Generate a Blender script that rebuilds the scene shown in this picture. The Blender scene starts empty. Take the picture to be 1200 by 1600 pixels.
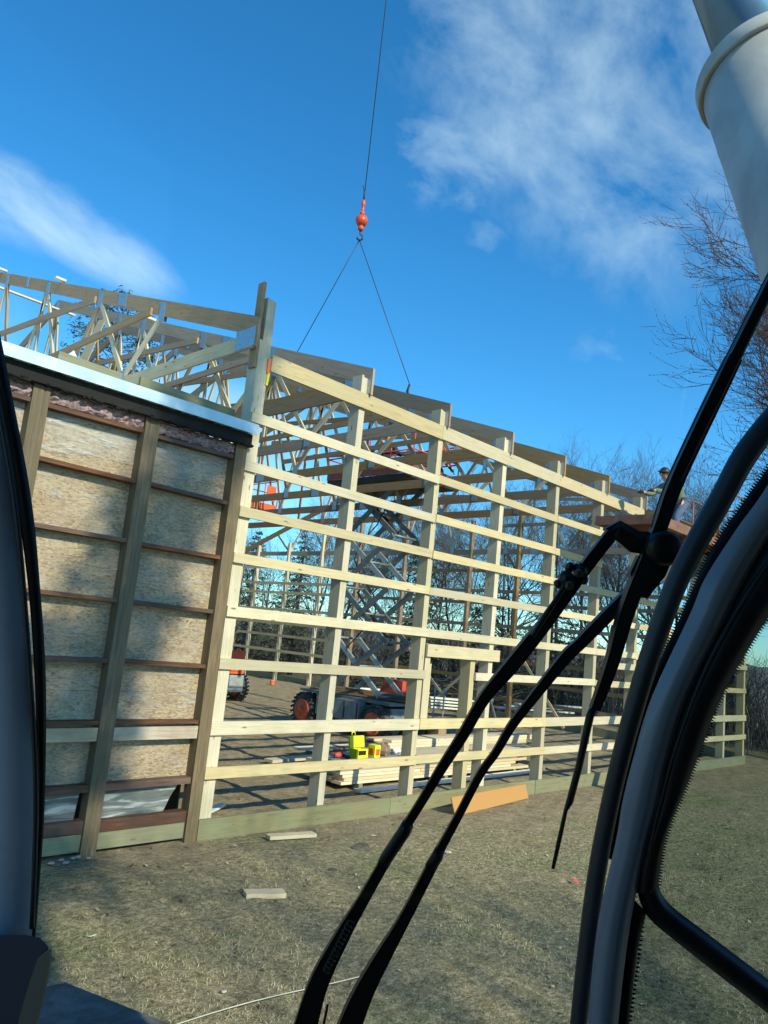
import bpy, math, random
import numpy as np
from mathutils import Vector, Matrix, noise
random.seed(7); rng = np.random.default_rng(7)
S = bpy.context.scene; C = S.collection
PI = math.pi
# ------------------------------------------------------------------ camera
F, CX, CY, EYE = 1190.0, 600.0, 800.0, 2.45
v1 = (1159.0, 310.0); v2 = (-1241.38, 73.08)
def _n(v): return Vector(v).normalized()
ex = _n((v1[0], v1[1], F)); ey = Vector((v2[0], v2[1], F)); ey = (ey - ex*ey.dot(ex)).normalized()
ez = ex.cross(ey)
if ez.y > 0: ez = -ez
def cam2w(v): v = Vector(v); return Vector((ex.dot(v), ey.dot(v), ez.dot(v)))   # camera (x right, y down, z forward) to world
CAMLOC = Vector((0, 0, EYE))
cam = bpy.data.cameras.new("camera"); co = bpy.data.objects.new("camera", cam); C.objects.link(co)
r_, u_, b_ = cam2w((1,0,0)), cam2w((0,-1,0)), cam2w((0,0,-1))
M = Matrix((r_, u_, b_)).transposed().to_4x4(); M.translation = CAMLOC
co.matrix_world = M
cam.sensor_fit = 'VERTICAL'; cam.sensor_height = 24; cam.lens = 24*F/1600
cam.clip_start = 0.02; cam.clip_end = 2000
S.camera = co
S.render.resolution_x, S.render.resolution_y = 768, 1024
S.view_settings.view_transform = 'Standard'; S.view_settings.look = 'None'
S.view_settings.exposure = 0.43; S.view_settings.gamma = 1
S.cycles.transparent_max_bounces = 24
# ------------------------------------------------------------------ sun and sky
SUN_EL = math.radians(32); SD = Vector((0.10, 1, 0)).normalized()*math.cos(SUN_EL); SD.z = -math.sin(SUN_EL)
sl = bpy.data.lights.new("sun", 'SUN'); so = bpy.data.objects.new("sun", sl); C.objects.link(so)
sl.energy = 4.7; sl.angle = math.radians(0.5); sl.color = (1.0, 0.935, 0.79)
so.rotation_euler = SD.to_track_quat('-Z', 'Y').to_euler(); so.location = (0, -20, 30)
W = bpy.data.worlds.new("World"); S.world = W; W.use_nodes = True
nt = W.node_tree; nt.nodes.clear()
def N(t, typ, **kw):
    n = t.nodes.new(typ)
    for k, v in kw.items(): setattr(n, k, v)
    return n
def setv(n, **kw):
    for k, v in kw.items():
        n.inputs[k.replace('_', ' ')].default_value = v
    return n
def L(t, a, b): t.links.new(a, b)
def math_(t, op, a, b=None, clamp=False):
    n = N(t, 'ShaderNodeMath', operation=op); n.use_clamp = clamp
    for i, x in enumerate((a, b)):
        if x is None: continue
        if isinstance(x, (int, float)): n.inputs[i].default_value = x
        else: L(t, x, n.inputs[i])
    return n.outputs[0]
def vdot(t, vec, v):
    n = N(t, 'ShaderNodeVectorMath', operation='DOT_PRODUCT'); L(t, vec, n.inputs[0]); n.inputs[1].default_value = v
    return n.outputs['Value']
sky = N(nt, 'ShaderNodeTexSky', sky_type='NISHITA', sun_disc=False)
sky.sun_elevation = SUN_EL; sky.sun_rotation = PI + 0.14; sky.altitude = 200
sky.air_density = 1.0; sky.dust_density = 0.25; sky.ozone_density = 3.0
hs = N(nt, 'ShaderNodeHueSaturation'); hs.inputs['Saturation'].default_value = 1.13; hs.inputs['Value'].default_value = 1.0
skm = N(nt, 'ShaderNodeMix', data_type='RGBA', blend_type='MULTIPLY'); skm.inputs['Factor'].default_value = 1.0
L(nt, sky.outputs[0], skm.inputs['A']); skm.inputs['B'].default_value = (0.74, 1.09, 1.36, 1)
L(nt, skm.outputs['Result'], hs.inputs['Color'])
tc = N(nt, 'ShaderNodeTexCoord'); gen = tc.outputs['Generated']
def pix(px, py): return cam2w(((px-CX), (py-CY), F)).normalized()
cl_mask = None
def cloud(px, py, ang, hu, hv, scale, thr, gain, seed, stretch=2.0):
    """a soft cloud at a fixed compass direction in the sky"""
    global cl_mask
    d0 = pix(px, py); ca, sa = math.cos(ang), math.sin(ang)
    ua = cam2w((ca, sa, 0)); ua = (ua - d0*ua.dot(d0)).normalized(); va = d0.cross(ua)
    c = vdot(nt, gen, d0); u = math_(nt, 'DIVIDE', vdot(nt, gen, ua), c); v = math_(nt, 'DIVIDE', vdot(nt, gen, va), c)
    cmb = N(nt, 'ShaderNodeCombineXYZ'); L(nt, math_(nt, 'DIVIDE', u, stretch), cmb.inputs[0]); L(nt, v, cmb.inputs[1]); cmb.inputs[2].default_value = seed
    nz = N(nt, 'ShaderNodeTexNoise'); L(nt, cmb.outputs[0], nz.inputs['Vector']); setv(nz, Scale=scale, Detail=10.0, Roughness=0.60, Distortion=0.25)
    e = math_(nt, 'ADD', math_(nt, 'POWER', math_(nt, 'ABSOLUTE', math_(nt, 'DIVIDE', u, hu)), 2.0), math_(nt, 'POWER', math_(nt, 'ABSOLUTE', math_(nt, 'DIVIDE', v, hv)), 2.0))
    env = math_(nt, 'SUBTRACT', 1.0, e, True)
    env = math_(nt, 'MULTIPLY', env, math_(nt, 'GREATER_THAN', c, 0.1))
    m = math_(nt, 'MULTIPLY', math_(nt, 'SUBTRACT', math_(nt, 'ADD', nz.outputs[0], math_(nt, 'MULTIPLY', env, 0.25)), thr), gain, True)
    m = math_(nt, 'MULTIPLY', m, math_(nt, 'MULTIPLY', env, 1.6, True))
    cl_mask = m if cl_mask is None else math_(nt, 'MAXIMUM', cl_mask, m)
cloud(105, 350, 0.58, 0.165, 0.045, 13, 0.46, 2.6, 1.3, 2.6)
cloud(-60, 275, 0.60, 0.14, 0.045, 13, 0.44, 2.4, 1.7, 2.6)
cloud(925, 120, 0.9, 0.34, 0.20, 7.5, 0.55, 2.6, 4.6, 1.3)
cloud(705, 250, 0.3, 0.10, 0.07, 16, 0.60, 2.0, 5.1, 1.5)
cloud(770, 372, 0.3, 0.045, 0.03, 24, 0.62, 1.0, 6.1, 1.3)
cloud(935, 540, 0.3, 0.05, 0.035, 26, 0.66, 0.8, 7.3, 1.3)
cloud(330, 690, 0.3, 0.25, 0.10, 8, 0.45, 2.0, 8.1, 2.0)
cloud(-350, 500, 0.3, 0.3, 0.2, 6, 0.5, 1.5, 9.1, 2.0)
cloud(1700, 300, 0.3, 0.35, 0.2, 6, 0.5, 1.5, 9.7, 2.0)
mx = N(nt, 'ShaderNodeMix', data_type='RGBA'); L(nt, math_(nt, 'MULTIPLY', cl_mask, 0.52), mx.inputs['Factor']); L(nt, hs.outputs[0], mx.inputs['A'])
mx.inputs['B'].default_value = (4.8, 6.0, 7.2, 1)
bg = N(nt, 'ShaderNodeBackground'); bg.inputs['Strength'].default_value = 0.148; L(nt, mx.outputs['Result'], bg.inputs['Color'])
out = N(nt, 'ShaderNodeOutputWorld'); L(nt, bg.outputs[0], out.inputs[0])
# ------------------------------------------------------------------ materials
MATS = {}
def mat(name, build):
    m = bpy.data.materials.new(name); m.use_nodes = True; t = m.node_tree; t.nodes.clear()
    o = N(t, 'ShaderNodeOutputMaterial'); build(t, o); MATS[name] = m; return m
def ramp(t, fac, stops):
    r = N(t, 'ShaderNodeValToRGB'); el = r.color_ramp.elements
    while len(el) < len(stops): el.new(0.5)
    for e, (p, c) in zip(el, stops): e.position = p; e.color = (*c, 1)
    L(t, fac, r.inputs[0]); return r.outputs[0]
def mixc(t, f, a, b, mode='MIX'):
    n = N(t, 'ShaderNodeMix', data_type='RGBA', blend_type=mode)
    for s, x in (('Factor', f), ('A', a), ('B', b)):
        if isinstance(x, (int, float)): n.inputs[s].default_value = x
        elif isinstance(x, tuple): n.inputs[s].default_value = (*x, 1)
        else: L(t, x, n.inputs[s])
    return n.outputs['Result']
def noise_(t, vec, scale, detail=4, rough=0.55, dist=0.0):
    n = N(t, 'ShaderNodeTexNoise'); setv(n, Scale=float(scale), Detail=float(detail), Roughness=rough, Distortion=dist)
    if vec is not None: L(t, vec, n.inputs['Vector'])
    return n.outputs[0]
def mapping(t, vec, scale):
    n = N(t, 'ShaderNodeMapping'); n.inputs['Scale'].default_value = scale; L(t, vec, n.inputs['Vector']); return n.outputs[0]
def bsdf(t, o, col, rough=0.7, metal=0.0, bump=None, bstr=0.3, bdist=0.01, spec=0.4, coat=0.0):
    b = N(t, 'ShaderNodeBsdfPrincipled')
    if isinstance(col, tuple): b.inputs['Base Color'].default_value = (*col, 1)
    else: L(t, col, b.inputs['Base Color'])
    if isinstance(rough, (int, float)): b.inputs['Roughness'].default_value = rough
    else: L(t, rough, b.inputs['Roughness'])
    b.inputs['Metallic'].default_value = metal; b.inputs['Specular IOR Level'].default_value = spec
    b.inputs['Coat Weight'].default_value = coat
    if bump is not None:
        n = N(t, 'ShaderNodeBump'); n.inputs['Strength'].default_value = bstr; n.inputs['Distance'].default_value = bdist
        L(t, bump, n.inputs['Height']); L(t, n.outputs[0], b.inputs['Normal'])
    L(t, b.outputs[0], o.inputs[0]); return b
def uvn(t): return N(t, 'ShaderNodeUVMap', uv_map='uv').outputs[0]
def objc(t): return N(t, 'ShaderNodeTexCoord').outputs['Object']
def geo(t): return N(t, 'ShaderNodeNewGeometry').outputs['Position']
def wood(name, c0, c1, c2, knot=(0.16, 0.09, 0.05), knots=0.6, stain=None, stain_amt=0.0, rough=0.75):
    def b(t, o):
        uv = uvn(t)
        g = noise_(t, mapping(t, uv, (2.2, 34, 1)), 1.0, 6, 0.6, 0.7)
        big = noise_(t, mapping(t, uv, (0.7, 2.0, 1)), 1.0, 2)
        col = ramp(t, g, [(0.28, c1), (0.48, c0), (0.72, c2)])
        col = mixc(t, math_(t, 'MULTIPLY', big, 0.55), col, c1, 'MIX')
        rnd = N(t, 'ShaderNodeObjectInfo').outputs['Random']
        h = N(t, 'ShaderNodeHueSaturation'); L(t, col, h.inputs['Color'])
        L(t, math_(t, 'ADD', math_(t, 'MULTIPLY', rnd, 0.34), 0.76), h.inputs['Value'])
        L(t, math_(t, 'ADD', math_(t, 'MULTIPLY', math_(t, 'FRACT', math_(t, 'MULTIPLY', rnd, 7.3)), 0.5), 0.72), h.inputs['Saturation'])
        col = h.outputs[0]
        if knots:
            vo = N(t, 'ShaderNodeTexVoronoi'); setv(vo, Scale=1.0, Randomness=1.0); L(t, mapping(t, uv, (2.6, 9.0, 1)), vo.inputs['Vector'])
            k = ramp(t, vo.outputs['Distance'], [(0.07, (1, 1, 1)), (0.13, (0, 0, 0))])
            col = mixc(t, math_(t, 'MULTIPLY', k, knots), col, knot)
        if stain:
            s = noise_(t, geo(t), 1.7, 4, 0.6)
            s = ramp(t, s, [(0.45, (0, 0, 0)), (0.62, (1, 1, 1))])
            col = mixc(t, math_(t, 'MULTIPLY', s, stain_amt), col, stain)
        bsdf(t, o, col, rough, bump=g, bstr=0.25, bdist=0.004)
    return mat(name, b)
wood('treated', (0.57, 0.46, 0.285), (0.45, 0.355, 0.21), (0.66, 0.555, 0.37), stain=(0.40, 0.355, 0.215), stain_amt=0.4, knots=0.85)
wood('treated_green', (0.245, 0.225, 0.13), (0.16, 0.155, 0.088), (0.31, 0.285, 0.175), stain=(0.19, 0.205, 0.125), stain_amt=0.5, knots=0.8)
wood('pine', (0.37, 0.24, 0.125), (0.27, 0.165, 0.08), (0.45, 0.30, 0.17), knots=0.75)
wood('lumber', (0.70, 0.56, 0.37), (0.60, 0.46, 0.29), (0.78, 0.65, 0.46), knots=0.35)
wood('old_wood', (0.175, 0.120, 0.062), (0.085, 0.058, 0.034), (0.27, 0.19, 0.105), stain=(0.13, 0.10, 0.055), stain_amt=0.6)
wood('rusty_wood', (0.14, 0.063, 0.036), (0.06, 0.028, 0.019), (0.23, 0.125, 0.08), stain=(0.06, 0.035, 0.03), stain_amt=0.6)
wood('plywood_orange', (0.46, 0.265, 0.13), (0.37, 0.20, 0.09), (0.53, 0.33, 0.18), knots=0.0)
wood('fresh_patch', (0.46, 0.36, 0.23), (0.30, 0.21, 0.13), (0.55, 0.45, 0.30), stain=(0.2, 0.1, 0.06), stain_amt=0.4)
def plain(name, col, rough=0.6, metal=0.0, var=0.15, scale=6.0, bump=0.0, spec=0.4, dirt=None, dirt_amt=0.0, coat=0.0):
    def b(t, o):
        n = noise_(t, objc(t), scale, 5, 0.6)
        c = ramp(t, n, [(0.3, tuple(x*(1-var) for x in col)), (0.7, tuple(min(1, x*(1+var)) for x in col))])
        if dirt:
            d = ramp(t, noise_(t, objc(t), scale*0.6, 6, 0.65, 0.5), [(0.48, (0, 0, 0)), (0.66, (1, 1, 1))])
            c = mixc(t, math_(t, 'MULTIPLY', d, dirt_amt), c, dirt)
        r = math_(t, 'ADD', math_(t, 'MULTIPLY', n, 0.2), rough-0.1)
        bsdf(t, o, c, r, metal, bump=n if bump else None, bstr=bump, spec=spec, coat=coat)
    return mat(name, b)
plain('steel_plate', (0.40, 0.44, 0.47), 0.45, 0.85, 0.18, 30)
plain('grey_steel', (0.17, 0.195, 0.20), 0.5, 0.3, 0.25, 8, dirt=(0.12, 0.09, 0.06), dirt_amt=0.4)
plain('light_steel', (0.38, 0.41, 0.41), 0.45, 0.4, 0.2, 8, dirt=(0.2, 0.15, 0.1), dirt_amt=0.3)
plain('blue_grey_paint', (0.19, 0.23, 0.25), 0.5, 0, 0.2, 5, dirt=(0.2, 0.16, 0.11), dirt_amt=0.5)
plain('dark_paint', (0.03, 0.033, 0.035), 0.5, 0.2, 0.3)
plain('orange_paint', (0.72, 0.11, 0.03), 0.5, 0, 0.15, 8, dirt=(0.2, 0.12, 0.08), dirt_amt=0.6)
plain('red_paint', (0.50, 0.07, 0.04), 0.5, 0, 0.15, 5, dirt=(0.2, 0.1, 0.07), dirt_amt=0.4)
plain('dull_red', (0.21, 0.07, 0.07), 0.6, 0.1, 0.25, 8, dirt=(0.1, 0.06, 0.05), dirt_amt=0.5)
plain('rust', (0.20, 0.10, 0.07), 0.8, 0.1, 0.3, 9, 0.3, dirt=(0.1, 0.06, 0.04), dirt_amt=0.5)
plain('tyre', (0.05, 0.05, 0.048), 0.85, 0, 0.3, 10, 0.4, dirt=(0.16, 0.13, 0.1), dirt_amt=0.6)
plain('ball_red', (0.62, 0.075, 0.03), 0.35, 0, 0.15, 5, dirt=(0.2, 0.05, 0.03), dirt_amt=0.5)
plain('cable', (0.05, 0.055, 0.06), 0.5, 0.6)
plain('yellow_plastic', (0.83, 0.80, 0.03), 0.4, 0, 0.05)
plain('black_plastic', (0.02, 0.02, 0.02), 0.5)
plain('white_board', (0.72, 0.70, 0.62), 0.7, 0, 0.1)
plain('white_metal', (0.70, 0.74, 0.76), 0.4, 0.1, 0.08, dirt=(0.45, 0.42, 0.36), dirt_amt=0.4)
plain('pale_blue_steel', (0.50, 0.60, 0.64), 0.35, 0.35, 0.12, 5, dirt=(0.40, 0.45, 0.45), dirt_amt=0.4)
plain('black_felt', (0.006, 0.006, 0.006), 0.85, 0, 0.5, 14, 0.8)
plain('insulation', (0.30, 0.20, 0.20), 0.95, 0, 0.55, 38, 1.0, dirt=(0.08, 0.06, 0.06), dirt_amt=0.8)
plain('cardboard', (0.36, 0.23, 0.13), 0.85, 0, 0.25)
plain('brown_paper', (0.24, 0.17, 0.12), 0.85, 0, 0.35)
plain('orange_plastic', (0.9, 0.22, 0.08), 0.45)
plain('red_cloth', (0.65, 0.05, 0.05), 0.8)
plain('pink_foam', (0.45, 0.29, 0.26), 0.9, 0, 0.2)
plain('stone', (0.42, 0.40, 0.36), 0.85, 0, 0.3, 12, 0.5)
plain('clod', (0.10, 0.085, 0.062), 0.95, 0, 0.4, 20, 0.8)
plain('string', (0.52, 0.48, 0.36), 0.8)
plain('bark', (0.095, 0.085, 0.078), 0.9, 0, 0.45, 6, 0.5)
plain('bark_warm', (0.085, 0.060, 0.045), 0.9, 0, 0.4, 6, 0.5)
plain('twig_grey', (0.15, 0.135, 0.115), 0.9, 0, 0.6, 1.2)
plain('bud', (0.16, 0.07, 0.055), 0.8, 0, 0.4)
plain('needles', (0.036, 0.062, 0.036), 0.75, 0, 0.6, 1.5)
plain('skin', (0.50, 0.28, 0.19), 0.6, 0, 0.08)
plain('jacket_green', (0.13, 0.17, 0.135), 0.85, 0, 0.2)
plain('jacket_dark', (0.035, 0.045, 0.07), 0.85, 0, 0.3)
plain('jeans', (0.07, 0.10, 0.17), 0.9, 0, 0.25)
plain('vest_red', (0.40, 0.05, 0.04), 0.8)
plain('boot', (0.08, 0.05, 0.03), 0.8)
plain('glove', (0.03, 0.03, 0.03), 0.85)
plain('rubber', (0.006, 0.007, 0.008), 0.42, 0, 0.3, 20, spec=0.35)
plain('seal', (0.018, 0.028, 0.030), 0.45, 0, 0.4, 7, spec=0.4)
plain('wiper_black', (0.0045, 0.005, 0.006), 0.38, 0, 0.2, 9, spec=0.35)
plain('wiper_edge', (0.05, 0.04, 0.032), 0.5)
plain('frit', (0.004, 0.004, 0.004), 0.5, spec=0.2)
plain('cab_paint_lit', (0.50, 0.57, 0.60), 0.5, 0, 0.12, 4, dirt=(0.22, 0.26, 0.28), dirt_amt=0.5)  # left pillar colour, lightened to stand in for skylight from the left window
plain('cab_paint', (0.15, 0.195, 0.22), 0.38, 0.0, 0.12, 2.5, spec=0.5, dirt=(0.20, 0.22, 0.22), dirt_amt=0.35, coat=0.2)
plain('cab_interior', (0.05, 0.06, 0.07), 0.7)
plain('console', (0.035, 0.055, 0.085), 0.5, 0, 0.25, 4)
plain('console_beige', (0.19, 0.17, 0.12), 0.7, 0, 0.15)
plain('deck_plate', (0.11, 0.11, 0.105), 0.9, 0.0, 0.35, 14, 0.3, spec=0.15, dirt=(0.05, 0.05, 0.05), dirt_amt=0.6)
plain('cyl_white', (0.50, 0.48, 0.44), 0.55, 0, 0.10, 9, 0.06, spec=0.4, dirt=(0.25, 0.245, 0.22), dirt_amt=0.55, coat=0.0)
plain('chrome', (0.20, 0.36, 0.58), 0.22, 0.6, 0.1)
plain('boom_paint', (0.5, 0.5, 0.48), 0.5)
def osb(t, o):
    p = geo(t)
    w = noise_(t, p, 3.0, 2)
    cols = None
    vs = []
    for ang, sc in ((0.6, 1.0), (-0.75, 1.1), (1.35, 0.9)):
        mp = N(t, 'ShaderNodeMapping'); mp.inputs['Rotation'].default_value = (0, ang, 0); mp.inputs['Scale'].default_value = (24*sc, 9, 62*sc); L(t, p, mp.inputs['Vector'])
        vo = N(t, 'ShaderNodeTexVoronoi'); setv(vo, Scale=1.0, Randomness=1.0); L(t, mp.outputs[0], vo.inputs['Vector'])
        s = N(t, 'ShaderNodeSeparateColor'); L(t, vo.outputs['Color'], s.inputs[0]); vs.append(s.outputs)
    a = ramp(t, vs[0][0], [(0.05, (0.22, 0.15, 0.085)), (0.3, (0.33, 0.235, 0.14)), (0.75, (0.40, 0.295, 0.185)), (1.0, (0.50, 0.375, 0.24))])
    b2 = ramp(t, vs[1][0], [(0.05, (0.19, 0.125, 0.07)), (0.35, (0.34, 0.245, 0.15)), (1.0, (0.46, 0.35, 0.23))])
    c = mixc(t, math_(t, 'GREATER_THAN', vs[2][1], 0.5), a, b2)
    blot = ramp(t, noise_(t, p, 1.3, 5, 0.6), [(0.42, (0, 0, 0)), (0.62, (1, 1, 1))])
    c = mixc(t, math_(t, 'MULTIPLY', blot, 0.35), c, (0.26, 0.18, 0.115))
    gr = ramp(t, noise_(t, p, 2.3, 6, 0.65, 0.6), [(0.50, (0, 0, 0)), (0.68, (1, 1, 1))])
    c = mixc(t, math_(t, 'MULTIPLY', gr, 0.42), c, (0.45, 0.39, 0.32))
    dk = ramp(t, noise_(t, mapping(t, p, (1.0, 1, 3.0)), 1.7, 6, 0.7, 0.8), [(0.56, (0, 0, 0)), (0.74, (1, 1, 1))])
    c = mixc(t, math_(t, 'MULTIPLY', dk, 0.5), c, (0.16, 0.10, 0.07))
    bsdf(t, o, c, 0.7, bump=vs[0][1], bstr=0.5, bdist=0.004)
mat('osb', osb)
def plastic(t, o):
    p = geo(t)
    mp = N(t, 'ShaderNodeMapping'); mp.inputs['Rotation'].default_value = (0, 0.55, 0); mp.inputs['Scale'].default_value = (2.2, 3, 13); L(t, p, mp.inputs['Vector'])
    st = noise_(t, mp.outputs[0], 1.0, 5, 0.6, 1.2)
    m2 = N(t, 'ShaderNodeMapping'); m2.inputs['Rotation'].default_value = (0, -0.9, 0); m2.inputs['Scale'].default_value = (1.2, 3, 5); L(t, p, m2.inputs['Vector'])
    s2 = noise_(t, m2.outputs[0], 1.0, 4, 0.6, 0.8)
    tr = N(t, 'ShaderNodeBsdfTransparent'); tr.inputs[0].default_value = (0.97, 0.97, 0.96, 1)
    bp = N(t, 'ShaderNodeBump'); bp.inputs['Strength'].default_value = 1.0; bp.inputs['Distance'].default_value = 0.05; L(t, math_(t, 'ADD', st, s2), bp.inputs['Height'])
    gl = N(t, 'ShaderNodeBsdfPrincipled'); gl.inputs['Base Color'].default_value = (0.60, 0.62, 0.62, 1); gl.inputs['Roughness'].default_value = 0.22; L(t, bp.outputs[0], gl.inputs['Normal'])
    f = ramp(t, math_(t, 'MULTIPLY', math_(t, 'ADD', st, s2), 0.5), [(0.46, (0.02,)*3), (0.57, (0.10,)*3), (0.67, (0.5,)*3)])
    sz = N(t, 'ShaderNodeSeparateXYZ'); L(t, p, sz.inputs[0])
    loose = math_(t, 'MULTIPLY', math_(t, 'MULTIPLY', math_(t, 'SUBTRACT', sz.outputs[2], 4.02), 3.0, True), math_(t, 'MULTIPLY', s2, 0.6))
    f = math_(t, 'ADD', f, loose, True)
    mxs = N(t, 'ShaderNodeMixShader'); L(t, f, mxs.inputs[0]); L(t, tr.outputs[0], mxs.inputs[1]); L(t, gl.outputs[0], mxs.inputs[2]); L(t, mxs.outputs[0], o.inputs[0])
mat('plastic_film', plastic)
def plastic_heavy(t, o):
    p = geo(t)
    mp = N(t, 'ShaderNodeMapping'); mp.inputs['Rotation'].default_value = (0, 0.55, 0); mp.inputs['Scale'].default_value = (1.5, 3, 12); L(t, p, mp.inputs['Vector'])
    st = noise_(t, mp.outputs[0], 1.0, 4, 0.6, 0.8)
    tr = N(t, 'ShaderNodeBsdfTransparent')
    gl = N(t, 'ShaderNodeBsdfPrincipled'); L(t, ramp(t, st, [(0.35, (0.10, 0.12, 0.125)), (0.55, (0.22, 0.24, 0.235)), (0.66, (0.55, 0.58, 0.56))]), gl.inputs['Base Color']); gl.inputs['Roughness'].default_value = 0.25
    mxs = N(t, 'ShaderNodeMixShader'); mxs.inputs[0].default_value = 0.72; L(t, tr.outputs[0], mxs.inputs[1]); L(t, gl.outputs[0], mxs.inputs[2]); L(t, mxs.outputs[0], o.inputs[0])
mat('plastic_sheet_mat', plastic_heavy)
def glassy(name, tint, refl=0.025):
    def b(t, o):
        tr = N(t, 'ShaderNodeBsdfTransparent'); tr.inputs[0].default_value = (*tint, 1)
        gl = N(t, 'ShaderNodeBsdfGlossy'); gl.inputs['Roughness'].default_value = 0.03
        mxs = N(t, 'ShaderNodeMixShader'); mxs.inputs[0].default_value = refl; L(t, tr.outputs[0], mxs.inputs[1]); L(t, gl.outputs[0], mxs.inputs[2]); L(t, mxs.outputs[0], o.inputs[0])
    return mat(name, b)
glassy('windshield_glass', (0.945, 0.966, 0.905), 0.006); glassy('side_glass', (0.62, 0.69, 0.66), 0.008)
# ground: lawn outside, trampled earth inside the frame and along its foot
def ground_m(t, o):
    p = geo(t); s = N(t, 'ShaderNodeSeparateXYZ'); L(t, p, s.inputs[0])
    n1 = noise_(t, p, 0.55, 5, 0.6); n2 = noise_(t, p, 3.5, 6, 0.65); n3 = noise_(t, p, 17, 6, 0.75); n4 = noise_(t, p, 60, 4, 0.7)
    fine = math_(t, 'ADD', math_(t, 'MULTIPLY', n3, 0.6), math_(t, 'MULTIPLY', n4, 0.4))
    grass = ramp(t, fine, [(0.36, (0.095, 0.083, 0.042)), (0.5, (0.31, 0.255, 0.150)), (0.63, (0.58, 0.49, 0.32))])
    green = ramp(t, fine, [(0.34, (0.055, 0.075, 0.028)), (0.5, (0.175, 0.205, 0.085)), (0.63, (0.38, 0.38, 0.19))])
    gm = ramp(t, math_(t, 'ADD', math_(t, 'MULTIPLY', n1, 0.65), math_(t, 'MULTIPLY', n2, 0.35)), [(0.49, (0, 0, 0)), (0.66, (0.75,)*3)])
    lawn = mixc(t, gm, grass, green)
    n5 = noise_(t, p, 1.6, 7, 0.72, 0.4); n6 = noise_(t, p, 7.0, 6, 0.75, 0.3)
    bare = ramp(t, math_(t, 'ADD', math_(t, 'MULTIPLY', n5, 0.55), math_(t, 'MULTIPLY', n6, 0.45)), [(0.54, (0, 0, 0)), (0.62, (0.7,)*3)])
    soil = ramp(t, fine, [(0.35, (0.050, 0.043, 0.034)), (0.65, (0.20, 0.17, 0.125))])
    lawn = mixc(t, bare, lawn, soil)
    dirt = ramp(t, math_(t, 'ADD', math_(t, 'MULTIPLY', n2, 0.4), math_(t, 'MULTIPLY', fine, 0.6)), [(0.34, (0.11, 0.088, 0.055)), (0.5, (0.32, 0.25, 0.155)), (0.66, (0.52, 0.42, 0.28))])
    yy = math_(t, 'SUBTRACT', s.outputs[1], math_(t, 'MULTIPLY', math_(t, 'SUBTRACT', n1, 0.5), 4.0))
    yy = math_(t, 'SUBTRACT', yy, math_(t, 'MULTIPLY', math_(t, 'SUBTRACT', n2, 0.5), 2.0))
    # bare strip gets wider to the right, away from the old barn
    edge = math_(t, 'SUBTRACT', 7.25, math_(t, 'MULTIPLY', math_(t, 'SUBTRACT', s.outputs[0], 4.5), 0.22))
    edge = math_(t, 'MAXIMUM', edge, 5.6)
    dm = math_(t, 'MULTIPLY', math_(t, 'SUBTRACT', yy, edge), 1.6, True)
    far = math_(t, 'MULTIPLY', math_(t, 'SUBTRACT', s.outputs[0], 23.5), 1.0, True)
    dm = math_(t, 'SUBTRACT', dm, math_(t, 'MULTIPLY', far, 0.6), True)
    col = mixc(t, dm, lawn, dirt)
    bsdf(t, o, col, 0.95, bump=math_(t, 'ADD', fine, math_(t, 'MULTIPLY', n2, 1.5)), bstr=1.0, bdist=0.05, spec=0.1)
mat('ground', ground_m)
def blade_m(t, o):
    uv = uvn(t); s = N(t, 'ShaderNodeSeparateXYZ'); L(t, uv, s.inputs[0])
    c = ramp(t, s.outputs[0], [(0.0, (0.08, 0.13, 0.045)), (0.3, (0.17, 0.19, 0.085)), (0.5, (0.31, 0.265, 0.155)), (1.0, (0.46, 0.39, 0.255))])
    bsdf(t, o, c, 0.8, spec=0.2)
mat('grass_blade', blade_m)
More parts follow.
